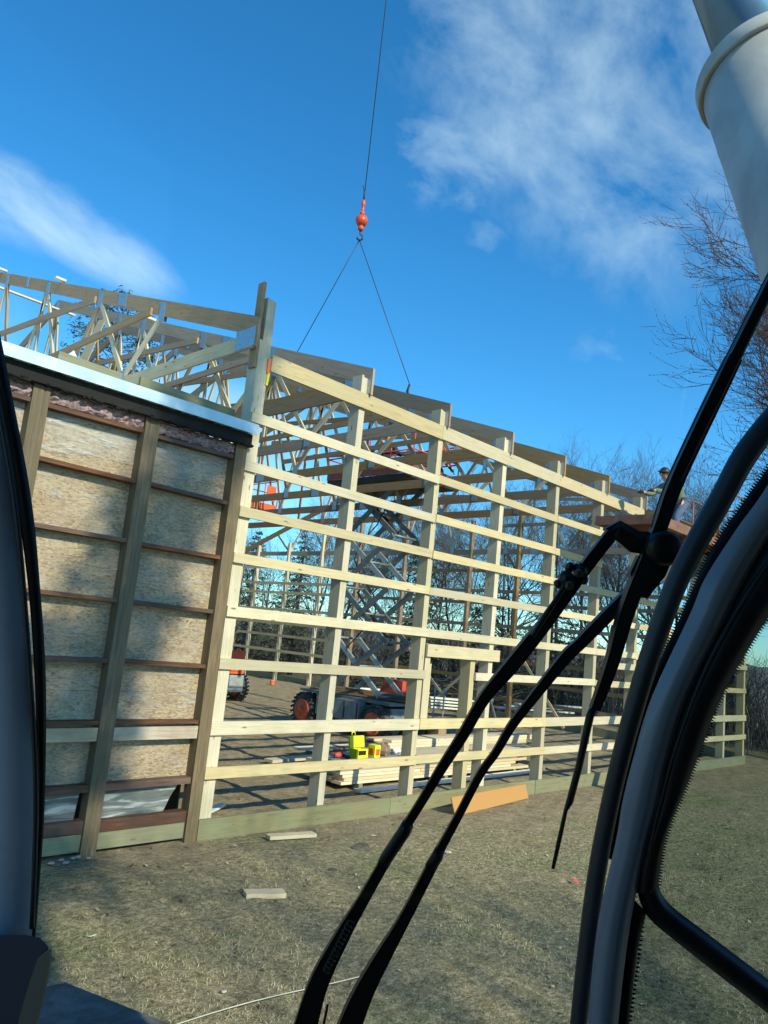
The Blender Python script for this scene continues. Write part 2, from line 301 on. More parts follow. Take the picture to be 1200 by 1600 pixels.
# ------------------------------------------------------------------ mesh helpers
class MB:
    def __init__(s): s.v = []; s.f = []; s.uv = []; s.sm = []
    def add(s, verts, faces, uvs=None, smooth=False):
        b = len(s.v); s.v.extend([tuple(p) for p in verts])
        for i, fc in enumerate(faces):
            s.f.append([b+k for k in fc]); s.sm.append(smooth)
            s.uv.append(uvs[i] if uvs else [(0, 0)]*len(fc))
        return s
    def beam(s, p0, p1, w, h, up=(0, 0, 1), j=0.0):
        """box from p0 to p1; h along up, w sideways; UV u runs along the grain"""
        p0, p1 = Vector(p0), Vector(p1)
        if j:
            p0 = p0 + Vector([random.uniform(-j, j) for _ in range(3)]); p1 = p1 + Vector([random.uniform(-j, j) for _ in range(3)])
        d = p1-p0; ln = d.length; d.normalize(); up = Vector(up); up = (up - d*up.dot(d))
        if up.length < 1e-4: up = Vector((1, 0, 0)) - d*d.x
        up.normalize(); sd = d.cross(up)
        c = [p + sd*(a*w/2) + up*(b*h/2) for p in (p0, p1) for a, b in ((-1, -1), (1, -1), (1, 1), (-1, 1))]
        u0 = random.uniform(0, 60); v0 = random.uniform(0, 60)
        F_ = [(0, 1, 5, 4), (1, 2, 6, 5), (2, 3, 7, 6), (3, 0, 4, 7), (0, 3, 2, 1), (4, 5, 6, 7)]
        U = []
        for k, fc in enumerate(F_):
            ww = w if k in (0, 2) else h; vo = v0+k*0.37
            U.append([(u0, vo), (u0, vo+ww), (u0+ln, vo+ww), (u0+ln, vo)] if k < 4 else [(u0, vo), (u0, vo+h*0.2), (u0+w*0.2, vo+h*0.2), (u0+w*0.2, vo)])
        return s.add(c, F_, U)
    def box(s, x0, x1, y0, y1, z0, z1):
        if x1-x0 >= max(y1-y0, z1-z0): return s.beam((x0, (y0+y1)/2, (z0+z1)/2), (x1, (y0+y1)/2, (z0+z1)/2), y1-y0, z1-z0)
        if y1-y0 >= z1-z0: return s.beam(((x0+x1)/2, y0, (z0+z1)/2), ((x0+x1)/2, y1, (z0+z1)/2), x1-x0, z1-z0)
        return s.beam(((x0+x1)/2, (y0+y1)/2, z0), ((x0+x1)/2, (y0+y1)/2, z1), x1-x0, y1-y0, up=(0, 1, 0))
    def tube(s, pts, rad, n=8, flat=1.0, updir=(0, 0, 1), smooth=True, caps=True, bulge=None):
        pts = [Vector(p) for p in pts]
        if isinstance(rad, (int, float)): rad = [rad]*len(pts)
        V = []; K = len(pts)
        for i, p in enumerate(pts):
            d = (pts[min(i+1, K-1)]-pts[max(i-1, 0)])
            if d.length < 1e-9: d = Vector((0, 0, 1))
            d.normalize(); a = Vector(updir); a = a - d*a.dot(d)
            if a.length < 0.05: a = Vector((1, 0.3, 0)); a = a - d*a.dot(d)
            a.normalize(); b = d.cross(a)
            for k in range(n):
                th = 2*PI*(k+0.5)/n
                V.append(p + (a*math.sin(th)*flat + b*math.cos(th))*rad[i])
        Fc = []
        for i in range(K-1):
            for k in range(n):
                k2 = (k+1) % n
                Fc.append((i*n+k, i*n+k2, (i+1)*n+k2, (i+1)*n+k))
        if caps: Fc.append(tuple(range(n))[::-1]); Fc.append(tuple(range((K-1)*n, K*n)))
        return s.add(V, Fc, None, smooth)
    def lathe(s, prof, origin, axis, n=20, smooth=True):
        """prof: list of (distance along axis, radius)"""
        ax = Vector(axis).normalized(); o = Vector(origin)
        a = ax.orthogonal().normalized(); b = ax.cross(a); V = []; Fc = []
        for (h, r) in prof:
            for k in range(n):
                th = 2*PI*k/n; V.append(o+ax*h+(a*math.cos(th)+b*math.sin(th))*max(r, 1e-4))
        for i in range(len(prof)-1):
            for k in range(n):
                k2 = (k+1) % n; Fc.append((i*n+k, i*n+k2, (i+1)*n+k2, (i+1)*n+k))
        Fc.append(tuple(range(n))[::-1]); Fc.append(tuple(range((len(prof)-1)*n, len(prof)*n)))
        return s.add(V, Fc, None, smooth)
    def prism(s, poly, off):
        """closed 3-D polygon extruded by the vector off"""
        n = len(poly); P = [Vector(p) for p in poly]; o = Vector(off)
        return s.add(P+[p+o for p in P], [tuple(range(n))[::-1], tuple(range(n, 2*n))]+[(i, (i+1) % n, n+(i+1) % n, n+i) for i in range(n)])
    def rock(s, c, sx, sy, sz, n=7, m=4, seed=0):
        rs = random.Random(seed); V = []; Fc = []
        for i in range(m+1):
            th = PI*i/m
            for k in range(n):
                ph = 2*PI*k/n; q = 1+rs.uniform(-.18, .18)
                V.append((c[0]+sx*q*math.sin(th)*math.cos(ph), c[1]+sy*q*math.sin(th)*math.sin(ph), c[2]+sz*q*math.cos(th)))
        for i in range(m):
            for k in range(n):
                k2 = (k+1) % n; Fc.append((i*n+k, (i+1)*n+k, (i+1)*n+k2, i*n+k2))
        return s.add(V, Fc)
    def build(s, name, m, parent=None, origin=None):
        me = bpy.data.meshes.new(name)
        org = Vector(origin) if origin is not None else (Vector(parent['_o']) if parent is not None and '_o' in parent else Vector((0, 0, 0)))
        me.from_pydata([(p[0]-org.x, p[1]-org.y, p[2]-org.z) for p in s.v], [], s.f)
        ul = me.uv_layers.new(name='uv'); ul.data.foreach_set('uv', [c for f in s.uv for p in f for c in p])
        me.polygons.foreach_set('use_smooth', s.sm)
        for q in (m if isinstance(m, (list, tuple)) else [m]): me.materials.append(MATS[q])
        me.validate(); me.update()
        ob = bpy.data.objects.new(name, me); C.objects.link(ob)
        if parent is not None:
            ob.parent = parent
            if parent.type == 'MESH' and '_o' in parent: pass
        else: ob.location = org
        ob['_o'] = tuple(org) if parent is None or '_o' in parent else (0, 0, 0)
        return ob
def tag(o, label, cat, group=None, kind=None):
    if label: o['label'] = label
    if cat: o['category'] = cat
    if group: o['group'] = group
    if kind: o['kind'] = kind
    return o
def thing(name, label, cat, loc, group=None):
    o = bpy.data.objects.new(name, None); C.objects.link(o); o.location = loc; o['_o'] = tuple(loc); o.empty_display_size = 0.2
    return tag(o, label, cat, group)
def group_node(name, parent):
    """an empty part that gathers sub-parts"""
    o = bpy.data.objects.new(name, None); C.objects.link(o); o.parent = parent; o['_o'] = parent['_o']; return o
def ray(px, py): return cam2w(((px-CX)/F, (py-CY)/F, 1.0))
def at(px, py, d): return CAMLOC + ray(px, py)*d
def onZ(px, py, z=0.0): r = ray(px, py); return CAMLOC + r*((z-EYE)/r.z)
# ------------------------------------------------------------------ ground
def gz(x, y):
    inside = (x > 4.5 and 7.4 < y < 33 and x < 23.4)
    a = 0.05*noise.noise(Vector((x*0.35, y*0.35, 0))) + 0.022*noise.noise(Vector((x*1.7, y*1.7, 3)))
    a += 0.020*noise.noise(Vector((x*5, y*5, 7))) + 0.008*noise.noise(Vector((x*12, y*12, 2)))
    # foot of the walls stays at datum
    dwall = abs(y-7.66) if x > -6 else 9
    k = min(1, dwall/0.8); a = a*k - 0.03*(1-k)
    if not inside: a -= 0.0
    r = math.hypot(x, y)
    if r > 60: a += (r-60)*0.012*noise.noise(Vector((x*0.01, y*0.01, 1)))
    return a
def axis(vals):
    out_ = []
    for a, b, st in vals:
        n = int(round((b-a)/st)); out_ += [a+st*i for i in range(n)]
    out_.append(vals[-1][1]); return out_
gxs = axis([(-600, -100, 100), (-100, -20, 20), (-20, 0, 2), (0, 16, 0.09), (16, 28, 0.25), (28, 40, 2), (40, 100, 20), (100, 600, 100)])
gys = axis([(-600, -100, 100), (-100, -20, 20), (-20, 0, 2), (0, 14, 0.09), (14, 30, 0.25), (30, 40, 2), (40, 100, 20), (100, 600, 100)])
nx, ny = len(gxs), len(gys)
gv = [(x, y, gz(x, y)) for y in gys for x in gxs]
gf = [(j*nx+i, j*nx+i+1, (j+1)*nx+i+1, (j+1)*nx+i) for j in range(ny-1) for i in range(nx-1)]
me = bpy.data.meshes.new('ground'); me.from_pydata(gv, [], gf); me.materials.append(MATS['ground']); me.polygons.foreach_set('use_smooth', [True]*len(gf))
g = bpy.data.objects.new('ground', me); C.objects.link(g); tag(g, 'lawn turning to trampled earth around the timber frame', 'ground', kind='structure')
# short winter grass, blades as geometry where the lawn is near
def grass_patch():
    n = 150000
    # area density falls with distance from the cab
    ang = rng.uniform(-0.42, 1.62, n); rad = 2.4 + 12.5*rng.random(n)**1.35
    x = rad*np.cos(ang); y = rad*np.sin(ang)
    keep = (y < 7.55) & (y > -6.0)
    k2 = np.clip((7.2-np.maximum(0, (x-4.5))*0.20 - y)*0.9, 0.03, 1)
    keep &= rng.random(n) < k2
    pat = np.array([noise.noise(Vector((a*0.9, b*0.9, 5))) for a, b in zip(x, y)])
    pat2 = np.array([noise.noise(Vector((a*2.6, b*2.6, 15))) for a, b in zip(x, y)])
    keep &= rng.random(n) < np.clip(0.7+pat*1.3+pat2*1.2, 0.06, 1)
    x, y, pat = x[keep], y[keep], pat[keep]; m = len(x)
    z = np.array([gz(a, b) for a, b in zip(x, y)])
    h = rng.uniform(0.008, 0.030, m)*(1+0.5*pat); w = rng.uniform(0.0014, 0.003, m)*(1+np.hypot(x, y)/9)
    th = rng.uniform(0, 2*PI, m); lean = rng.uniform(0.1, 1.5, m)*h; la = rng.uniform(0, 2*PI, m)
    V = np.zeros((m, 3, 3)); V[:, 0] = np.stack([x-w*np.cos(th), y-w*np.sin(th), z-0.004], 1); V[:, 1] = np.stack([x+w*np.cos(th), y+w*np.sin(th), z-0.004], 1)
    V[:, 2] = np.stack([x+lean*np.cos(la), y+lean*np.sin(la), z+h], 1)
    me = bpy.data.meshes.new('grass'); me.vertices.add(m*3); me.vertices.foreach_set('co', V.ravel())
    me.loops.add(m*3); me.loops.foreach_set('vertex_index', np.arange(m*3)); me.polygons.add(m)
    me.polygons.foreach_set('loop_start', np.arange(m)*3); me.polygons.foreach_set('loop_total', np.full(m, 3))
    gr = np.clip(0.55 - np.array([noise.noise(Vector((a*0.55+3, b*0.55, 9))) for a, b in zip(x, y)])*0.9 + rng.normal(0, 0.22, m), 0, 1)
    ul = me.uv_layers.new(name='uv'); ul.data.foreach_set('uv', np.stack([np.repeat(gr, 3), np.zeros(m*3)], 1).ravel())
    me.materials.append(MATS['grass_blade']); me.update(calc_edges=True)
    o = bpy.data.objects.new('grass', me); C.objects.link(o); tag(o, 'short half dead winter grass of the lawn', 'grass', kind='stuff')
grass_patch()
# ------------------------------------------------------------------ the new timber frame
YF = 7.65                     # front face of the girts
PX = [5.32] + [7.12+1.78*k for k in range(9)]
PX.append(22.83)
bld = thing('timber_frame_building', 'pole barn under construction with pale posts, girts and open roof trusses', 'building frame', (5.4, 7.8, 0))
def part(name, m, fn, parent=bld, label=None):
    b = MB(); fn(b); o = b.build(name, m, parent)
    if label: o['label'] = label
    return o
ZT = 5.95
for k, x in enumerate(PX):
    if k == 0: continue
    top = 6.12 if k <= 6 else 6.05
    part('post', 'treated', lambda b: [b.beam((x+0.02+0.038*i, YF+0.038+0.10, -0.25), (x+0.02+0.038*i, YF+0.038+0.10, top+random.uniform(-.03, .02)*(i != 0)), 0.0372, 0.195, up=(0, 1, 0)) for i in range(3)])
# tall post where the old barn meets the frame
part('post', 'treated', lambda b: [b.beam((5.325+0.045*i, YF+0.138, -0.25), (5.325+0.045*i, YF+0.138, [6.05, 6.58, 6.57, 6.56][i+0] if i else 6.0), 0.044, 0.195, up=(0, 1, 0)) for i in range(4)])
part('upright_board', 'pine', lambda b: b.beam((5.275, YF+0.10, 5.62), (5.275, YF+0.10, 6.76), 0.036, 0.13, up=(0, 1, 0)), label='plain board standing up past the tall post')
# eave beam
def hb(b):
    xs = [5.50, 8.96, 12.52, 16.14]
    for a, c in zip(xs, xs[1:]): b.beam((a, YF+0.02, 5.745), (c-0.004, YF+0.02, 5.745), 0.038, 0.215, j=0.004)
for a, c in ((5.50, 8.95), (8.955, 12.51), (12.515, 16.14)):
    part('eave_beam', 'treated', lambda b: b.beam((a, YF+0.017, 5.74), (c, YF+0.017, 5.74), 0.038, 0.22, j=0.004))
GZ = [(4.985, .128), (4.36, .125), (3.79, .125), (3.225, .12), (2.58, .125), (1.955, .125), (1.218, .155), (0.707, .128)]
for gi, (z, h) in enumerate(GZ):
    segs = [(5.31, 8.96), (8.965, 12.52), (12.525, 16.08), (16.085, 19.64), (19.645, 22.95)]
    if gi in (0, 1): segs = [(5.31, 8.96), (8.965, 12.52), (12.525, 14.34)]
    if gi == 2: segs = [(5.31, 8.96), (8.965, 12.52), (12.525, 16.08), (16.085, 19.64)]
    if gi == 5: segs = [(5.31, 9.02), (10.30, 14.30), (14.305, 17.86), (17.865, 22.95)]
    if gi == 4: segs = [(5.31, 9.02), (9.025, 14.30), (14.305, 17.86), (17.865, 22.95)]
    if gi > 5: segs = [(5.31 if gi == 6 else 5.30, 9.0), (9.005, 12.55), (12.555, 17.86), (17.865, 22.95)]
    for a, c in segs:
        part('girt', 'treated', lambda b: b.beam((a, YF+0.019, z), (c, YF+0.019, z+random.uniform(-.012, .012)), 0.038, h, j=0.007))
for a, c in ((5.30, 8.5), (8.505, 12.3), (12.305, 17.8), (17.805, 22.95)):
    part('skirt_board', 'treated_green', lambda b: b.beam((a, YF+0.017, 0.085), (c, YF+0.017, 0.085), 0.038, 0.235, j=0.003))
# door opening: doubled stud, jack post, header
part('stud', 'treated', lambda b: [b.beam((9.06+0.04*i, YF+0.10, 1.3), (9.06+0.04*i, YF+0.10, 2.42-0.1*i), 0.038, 0.13, up=(0, 1, 0)) for i in range(4)])
part('door_header', 'treated', lambda b: b.beam((9.03, YF+0.012, 2.32), (10.93, YF+0.012, 2.32), 0.038, 0.19))
part('post', 'treated', lambda b: [b.beam((10.22+0.04*i, YF+0.145, -0.2), (10.22+0.04*i, YF+0.145, 2.215), 0.038, 0.195, up=(0, 1, 0)) for i in range(3)])
part('brace', 'treated', lambda b: b.beam((15.1, YF-0.025, 2.33), (17.3, YF-0.025, 2.33), 0.03, 0.13), label='whitish board nailed across the girts')
part('flagging_tape', ['orange_plastic'], lambda b: b.box(5.455, 5.51, YF+0.018, YF+0.036, 5.60, 5.79), label='orange marker tag on the tall post')
part('flagging_tape', ['yellow_plastic'], lambda b: b.beam((5.478, YF+0.026, 5.44), (5.49, YF+0.026, 5.60), 0.012, 0.03, up=(1, 0, 0)), label='yellow tail of the marker tag')
# gable end wall
GX = 22.95
gy = [10.05, 12.5, 15.5, 17.65, 21.0, 23.7, 26.1, 28.5, 30.9, 32.15]
gtop = [6.9, 7.2, 7.25, 7.15, 7.6, 7.35, 7.05, 6.45, 6.35, 6.0]
for y, zt in zip(gy, gtop):
    part('gable_post', 'treated' if y > 25 else 'pine', lambda b: [b.beam((GX-0.06, y-0.04+0.04*i, -0.25), (GX-0.06, y-0.04+0.04*i, zt), 0.038, 0.17, up=(1, 0, 0)) for i in range(3)])
for z in (5.25, 4.50, 4.05, 3.25, 2.62, 2.05, 1.35, 0.72):
    for a, c in ((7.7, 15.4), (15.405, 24.8), (24.805, 32.2)):
        if z > 5 and a < 15: continue
        # the girts of the far bays are nailed to the inside of their posts
        xx = GX-0.175 if a > 24 else GX+0.045
        part('gable_girt', 'treated' if a > 24 else 'pine', lambda b: b.beam((xx, a, z), (xx, c, z), 0.038, 0.12, j=0.004))
for a, c in ((7.7, 17), (17.005, 32.2)):
    part('gable_skirt_board', 'treated_green', lambda b: b.beam((GX+0.045, a, 0.12), (GX+0.045, c, 0.12), 0.038, 0.25))
# diagonal braces
for (y0, z0, y1, z1) in ((18.9, 0.1, 15.6, 3.0), (17.7, 0.1, 20.8, 2.6), (15.5, 2.9, 13.2, 0.1)):
    part('brace', 'treated', lambda b: b.beam((GX-0.30, y0, z0), (GX-0.22, y1, z1), 0.035, 0.09))
# back wall, seen between the posts and over the barn roof
for k in range(8):
    x = 5.4+2.4*k
    part('back_post', 'treated', lambda b: b.beam((x, 32.25, -0.2), (x, 32.25, 6.1), 0.12, 0.19, up=(0, 1, 0)))
for z in (5.7, 4.4, 3.3, 2.1, 1.0):
    part('back_girt', 'treated', lambda b: b.beam((5.0, 32.12, z), (22.9, 32.12, z), 0.038, 0.13))
# ---- roof trusses
TOPN = [10.1, 12.35, 14.85, 17.35, 19.85]; BOTN = [11.1, 13.6, 16.1, 18.6]; RY = 19.85; SLP = 0.337
def tz(y): return 6.02 + SLP*(min(y, 2*RY-y)-7.64)         # underside of the top chord
def truss(x, first=False):
    tr = group_node('roof_truss', bld)
    t = 0.038
    def top(b):
        for s in (0, 1):
            f = (lambda y: 2*RY-y) if s else (lambda y: y)
            poly = [(x, f(7.60), 5.84), (x, f(7.60), 6.235), (x, f(RY), 6.235+SLP*(RY-7.6)), (x, f(RY), 5.99+SLP*(RY-7.6)), (x, f(8.0), 6.12), ]
            n0 = len(b.v); P = [(p[0]-t/2, p[1], p[2]) for p in poly]
            b.prism(P, (t, 0, 0))
            for i in range(len(b.uv)-(len(poly)+2), len(b.uv)):
                b.uv[i] = [(b.v[k][1]*1.05+x*3.3, b.v[k][2]-SLP*b.v[k][1]*(1-2*s)+x) for k in b.f[i]]
    part('top_chord', 'pine', top, tr)
    def bot(b):
        b.beam((x, 7.66, 5.945), (x, 16.0, 5.945), t*0.96, 0.195); b.beam((x, 16.003, 5.945), (x, 24.0, 5.945), t*0.96, 0.195); b.beam((x, 24.003, 5.945), (x, 32.04, 5.945), t*0.96, 0.195)
    part('bottom_chord', 'treated' if first else 'pine', bot, tr)
    webs = []
    zb = 6.04
    seq = [(10.1, 11.1), (12.35, 11.1), (12.35, 13.6), (14.85, 13.6), (14.85, 16.1), (17.35, 16.1), (17.35, 18.6), (19.85, 18.6)]
    for ty, by in seq:
        webs.append((ty, tz(ty)+0.02, by, zb))
        webs.append((2*RY-ty, tz(ty)+0.02, 2*RY-by, zb))
    webs.append((19.85, tz(19.85), 19.85, zb)); webs.append((15.0, tz(15.0), 15.05, zb))
    for i, (a, za, c, zc) in enumerate(webs):
        ox = 0.0
        part('web', 'treated' if (i % 3 == 2) else ('lumber' if i % 3 == 0 else 'pine'), lambda b: b.beam((x+ox, a, za), (x+ox, c, zc), 0.036, 0.088, up=(0, 1, 0)), tr)
    for (y0, z0, y1, z1) in ((10.4, 6.96, 16.4, 6.90), (12.5, 7.68, 19.4, 8.22)):
        part('stiffener', 'pine', lambda b: b.beam((x-0.04, y0, z0), (x-0.04, y1, z1), 0.036, 0.12), tr)
    if 1:
        def q(y, z, w, h, sl=0.0):
            b = MB()
            for sx in (-1, 1):
                xx = x+sx*(t/2+0.0035)
                P = [(xx, y-w/2, z-h/2-sl*w/2), (xx, y+w/2, z-h/2+sl*w/2), (xx, y+w/2, z+h/2+sl*w/2), (xx, y-w/2, z+h/2-sl*w/2)]
                b.prism(P, (0.002*sx, 0, 0))
            b.build('connector_plate', 'steel_plate', tr)
        q(7.83, 5.99, 0.42, 0.26)
        for y in TOPN: q(y, tz(y)+0.05, 0.17, 0.30, SLP)
        for y in BOTN: q(y, 6.02, 0.17, 0.26)
        q(11.5, tz(11.5)+0.12, 0.30, 0.22, SLP); q(16.05, tz(16.05)+0.12, 0.14, 0.22, SLP); q(14.9, 5.95, 0.3, 0.18)
TX = [5.20] + [7.12+0.155+1.78*k-0.02+0.0 for k in range(6)]
for i, x in enumerate(TX): truss(x, i == 0)
truss(GX-0.02)
# purlins already on between the first trusses, near the ridge
for (y, a, c) in ((19.3, 4.2, 7.5), (17.7, 4.9, 5.24), (14.2, 5.05, 5.24), (11.0, 5.22, 5.6)):
    part('purlin', 'lumber', lambda b: b.beam((a, y, tz(y)+(0.28 if y in (14.2, 17.7) else -0.06)), (c, y, tz(y)+(0.28 if y in (14.2, 17.7) else -0.06)), 0.088, 0.038))
part('gusset_board', 'lumber', lambda b: b.prism([(7.0, 16.6, 8.95), (7.0, 16.25, 8.9), (7.0, 17.4, 7.2), (7.0, 18.2, 7.15)], (0.02, 0, 0)), label='pale triangular gusset board high in the trusses')
# ------------------------------------------------------------------ the old barn at the left
YB = 7.66
barn = thing('old_barn', 'old barn end with exposed OSB wall, brown posts and pale metal roof edge', 'barn', (2.5, 7.8, 0))
bp = [5.225, 4.02, 2.79, 1.56, 0.33, -0.9, -2.13]
for i, x in enumerate(bp):
    w = 0.17 if i else 0.16
    part('post', 'old_wood', lambda b: [b.beam((x-w/2+w/6*(2*j+1), YB+0.075, -0.1), (x-w/2+w/6*(2*j+1), YB+0.075, 4.60), w/3*0.98, 0.15, up=(0, 1, 0)) for j in range(3)], barn)
for z, h, m in ((4.42, .045, 'rusty_wood'), (3.86, .045, 'rusty_wood'), (3.20, .045, 'rusty_wood'), (2.56, .045, 'rusty_wood'), (1.92, .045, 'rusty_wood'), (1.29, .04, 'rusty_wood'), (0.64, .07, 'rusty_wood'), (0.255, .12, 'rusty_wood')):
    for a, c in zip(bp[1:], bp[:-1]):
        dz = random.uniform(-.012, .012)
        part('girt', m, lambda b: b.beam((a+0.087, YB+0.083, z+dz), (c-0.087, YB+0.083, z+random.uniform(-.01, .01)), 0.122, h), barn)
for a, c in zip(bp[1:], bp[:-1]):
    part('patch_board', 'fresh_patch', lambda b: b.beam((a+0.088, YB+0.03, 1.175), (c-0.088, YB+0.03, 1.175), 0.035, 0.135), barn, label='paler newer board fixed between the barn posts')
    part('skirt_board', 'treated_green', lambda b: b.beam((a+0.088, YB+0.05, 0.105), (c-0.088, YB+0.05, 0.105), 0.04, 0.17), barn)
def osbp(b):
    x = -2.2
    for x0, x1 in ((-2.2, 0.30), (0.303, 2.77), (2.773, 5.16)):
        for z0, z1 in ((0.655, 1.60), (1.603, 4.04), (4.043, 4.62)):
            b.box(x0, x1, YB+0.152, YB+0.164, z0, z1)
part('osb_panel', 'osb', osbp, barn)
# plastic film over the OSB, wrinkled
def film(b):
    for x0, x1 in zip(bp[1:], bp[:-1]):
        xs = np.linspace(x0+0.087, x1-0.087, 26); zs = np.linspace(0.70, 4.40, 80); V = []
        for z in zs:
            for x in xs:
                d = 0.010*noise.noise(Vector((x*2.2+z*1.2, z*5.5-x*3.5, x0)))+0.004*noise.noise(Vector((x*9, z*13-x*8, 4)))
                V.append((x, YB+0.1405+0.55*d-0.001, z))
        nx_ = len(xs)
        b.add(V, [(j*nx_+i, j*nx_+i+1, (j+1)*nx_+i+1, (j+1)*nx_+i) for j in range(len(zs)-1) for i in range(nx_-1)], None, True)
part('plastic_film', 'plastic_film', film, barn)
def lowsheet(b):
    for (x0, x1, slant) in ((4.11, 4.88, 0.16), (2.88, 3.86, 0.03), (1.65, 2.7, 0.0)):
        V = []; nx_, nz_ = 14, 8
        for j in range(nz_):
            for i in range(nx_):
                u = i/(nx_-1); w = j/(nz_-1)
                V.append((x0+(x1-x0+slant*w)*u, YB+0.11+0.02*noise.noise(Vector((u*3+w*4, w*3, x0))), 0.30+0.325*w))
        b.add(V, [(j*nx_+i, j*nx_+i+1, (j+1)*nx_+i+1, (j+1)*nx_+i) for j in range(nz_-1) for i in range(nx_-1)], None, True)
part('plastic_sheet', 'plastic_sheet_mat', lowsheet, barn)
def insul(b):
    for x0, x1 in zip(bp[1:], bp[:-1]):
        xs = np.linspace(x0+0.09, x1-0.09, 40); V = []; rows = 6
        for j in range(rows):
            for x in xs:
                z = 4.455+0.14*j/(rows-1)
                V.append((x, YB+0.05+0.05*noise.noise(Vector((x*14, z*20, 2)))-0.02*math.sin(PI*j/(rows-1)), z+0.015*noise.noise(Vector((x*18, j, 5)))))
        nx_ = len(xs); b.add(V, [(j*nx_+i, j*nx_+i+1, (j+1)*nx_+i+1, (j+1)*nx_+i) for j in range(rows-1) for i in range(nx_-1)])
part('insulation', 'insulation', insul, barn)
def felt(b):
    b.box(-2.3, 5.31, YB-0.07, YB+0.02, 4.590, 4.733)
    for k in range(34):
        x = -2.2+0.228*k; b.rock((x, YB-0.03, 4.600), 0.035, 0.055, 0.022, seed=k)
    for k in range(60):
        x = random.uniform(-2.2, 5.3); b.rock((x, YB-0.055, 4.590-random.uniform(-.01, .012)), random.uniform(.02, .09), .03, random.uniform(.012, .035), seed=k)
part('roof_felt', 'black_felt', felt, barn)
rf = group_node('roof', barn)
def sheet(b):
    # corrugated roof rising gently away from the wall
    y0, y1 = YB-0.12, 20.0; n = 170; V = []; pitch = 0.16
    prof = []
    x = -2.35
    while x < 5.12:
        prof += [(x, 0), (x+0.165, 0), (x+0.18, 0.02), (x+0.215, 0.02)]; x += 0.23
    for (px_, dz) in prof:
        V += [(px_, y0, 4.735+dz), (px_, y1, 4.735+dz+pitch*(y1-y0))]
    b.add(V, [(2*i, 2*i+2, 2*i+3, 2*i+1) for i in range(len(prof)-1)])
part('roof_sheet', 'white_metal', sheet, rf)
part('edge_trim', 'pale_blue_steel', lambda b: (b.box(-2.35, 5.34, YB-0.135, YB-0.122, 4.735, 4.860), b.box(-2.35, 5.34, YB-0.122, YB+0.16, 4.851, 4.860), b.box(-2.35, 5.34, YB-0.150, YB-0.136, 4.728, 4.768)), rf)
part('header_timber', 'treated_green', lambda b: (b.beam((3.98, 8.05, 5.05), (5.30, 8.05, 5.03), 0.04, 0.17)), barn)
part('header_timber', 'treated_green', lambda b: (b.beam((3.1, 8.25, 5.10), (3.85, 8.25, 5.08), 0.04, 0.16)), barn)
part('roof_vent_cap', 'white_metal', lambda b: b.prism([(3.28, 8.3, 5.26), (3.36, 8.3, 5.16), (3.28, 8.3, 5.04), (3.20, 8.3, 5.14)], (0.02, 0.03, 0)), barn, label='small diamond shaped metal cap above the roof edge')
part('side_wall', 'old_wood', lambda b: (b.box(5.285, 5.305, 8.12, 19.9, 0, 4.72), b.box(-2.4, -2.36, 7.7, 19.9, 0, 4.8), b.box(-2.3, 5.3, 19.9, 19.95, 0, 6.6)), barn)
part('foam_strip', 'pink_foam', lambda b: [b.rock((3.6+0.07*k+random.uniform(-.05, .05), 7.56+random.uniform(-.08, .05), 0.0), random.uniform(.015, .04), .02, .014, seed=k) for k in range(6)], barn, label='crumbled foam along the barn foot')
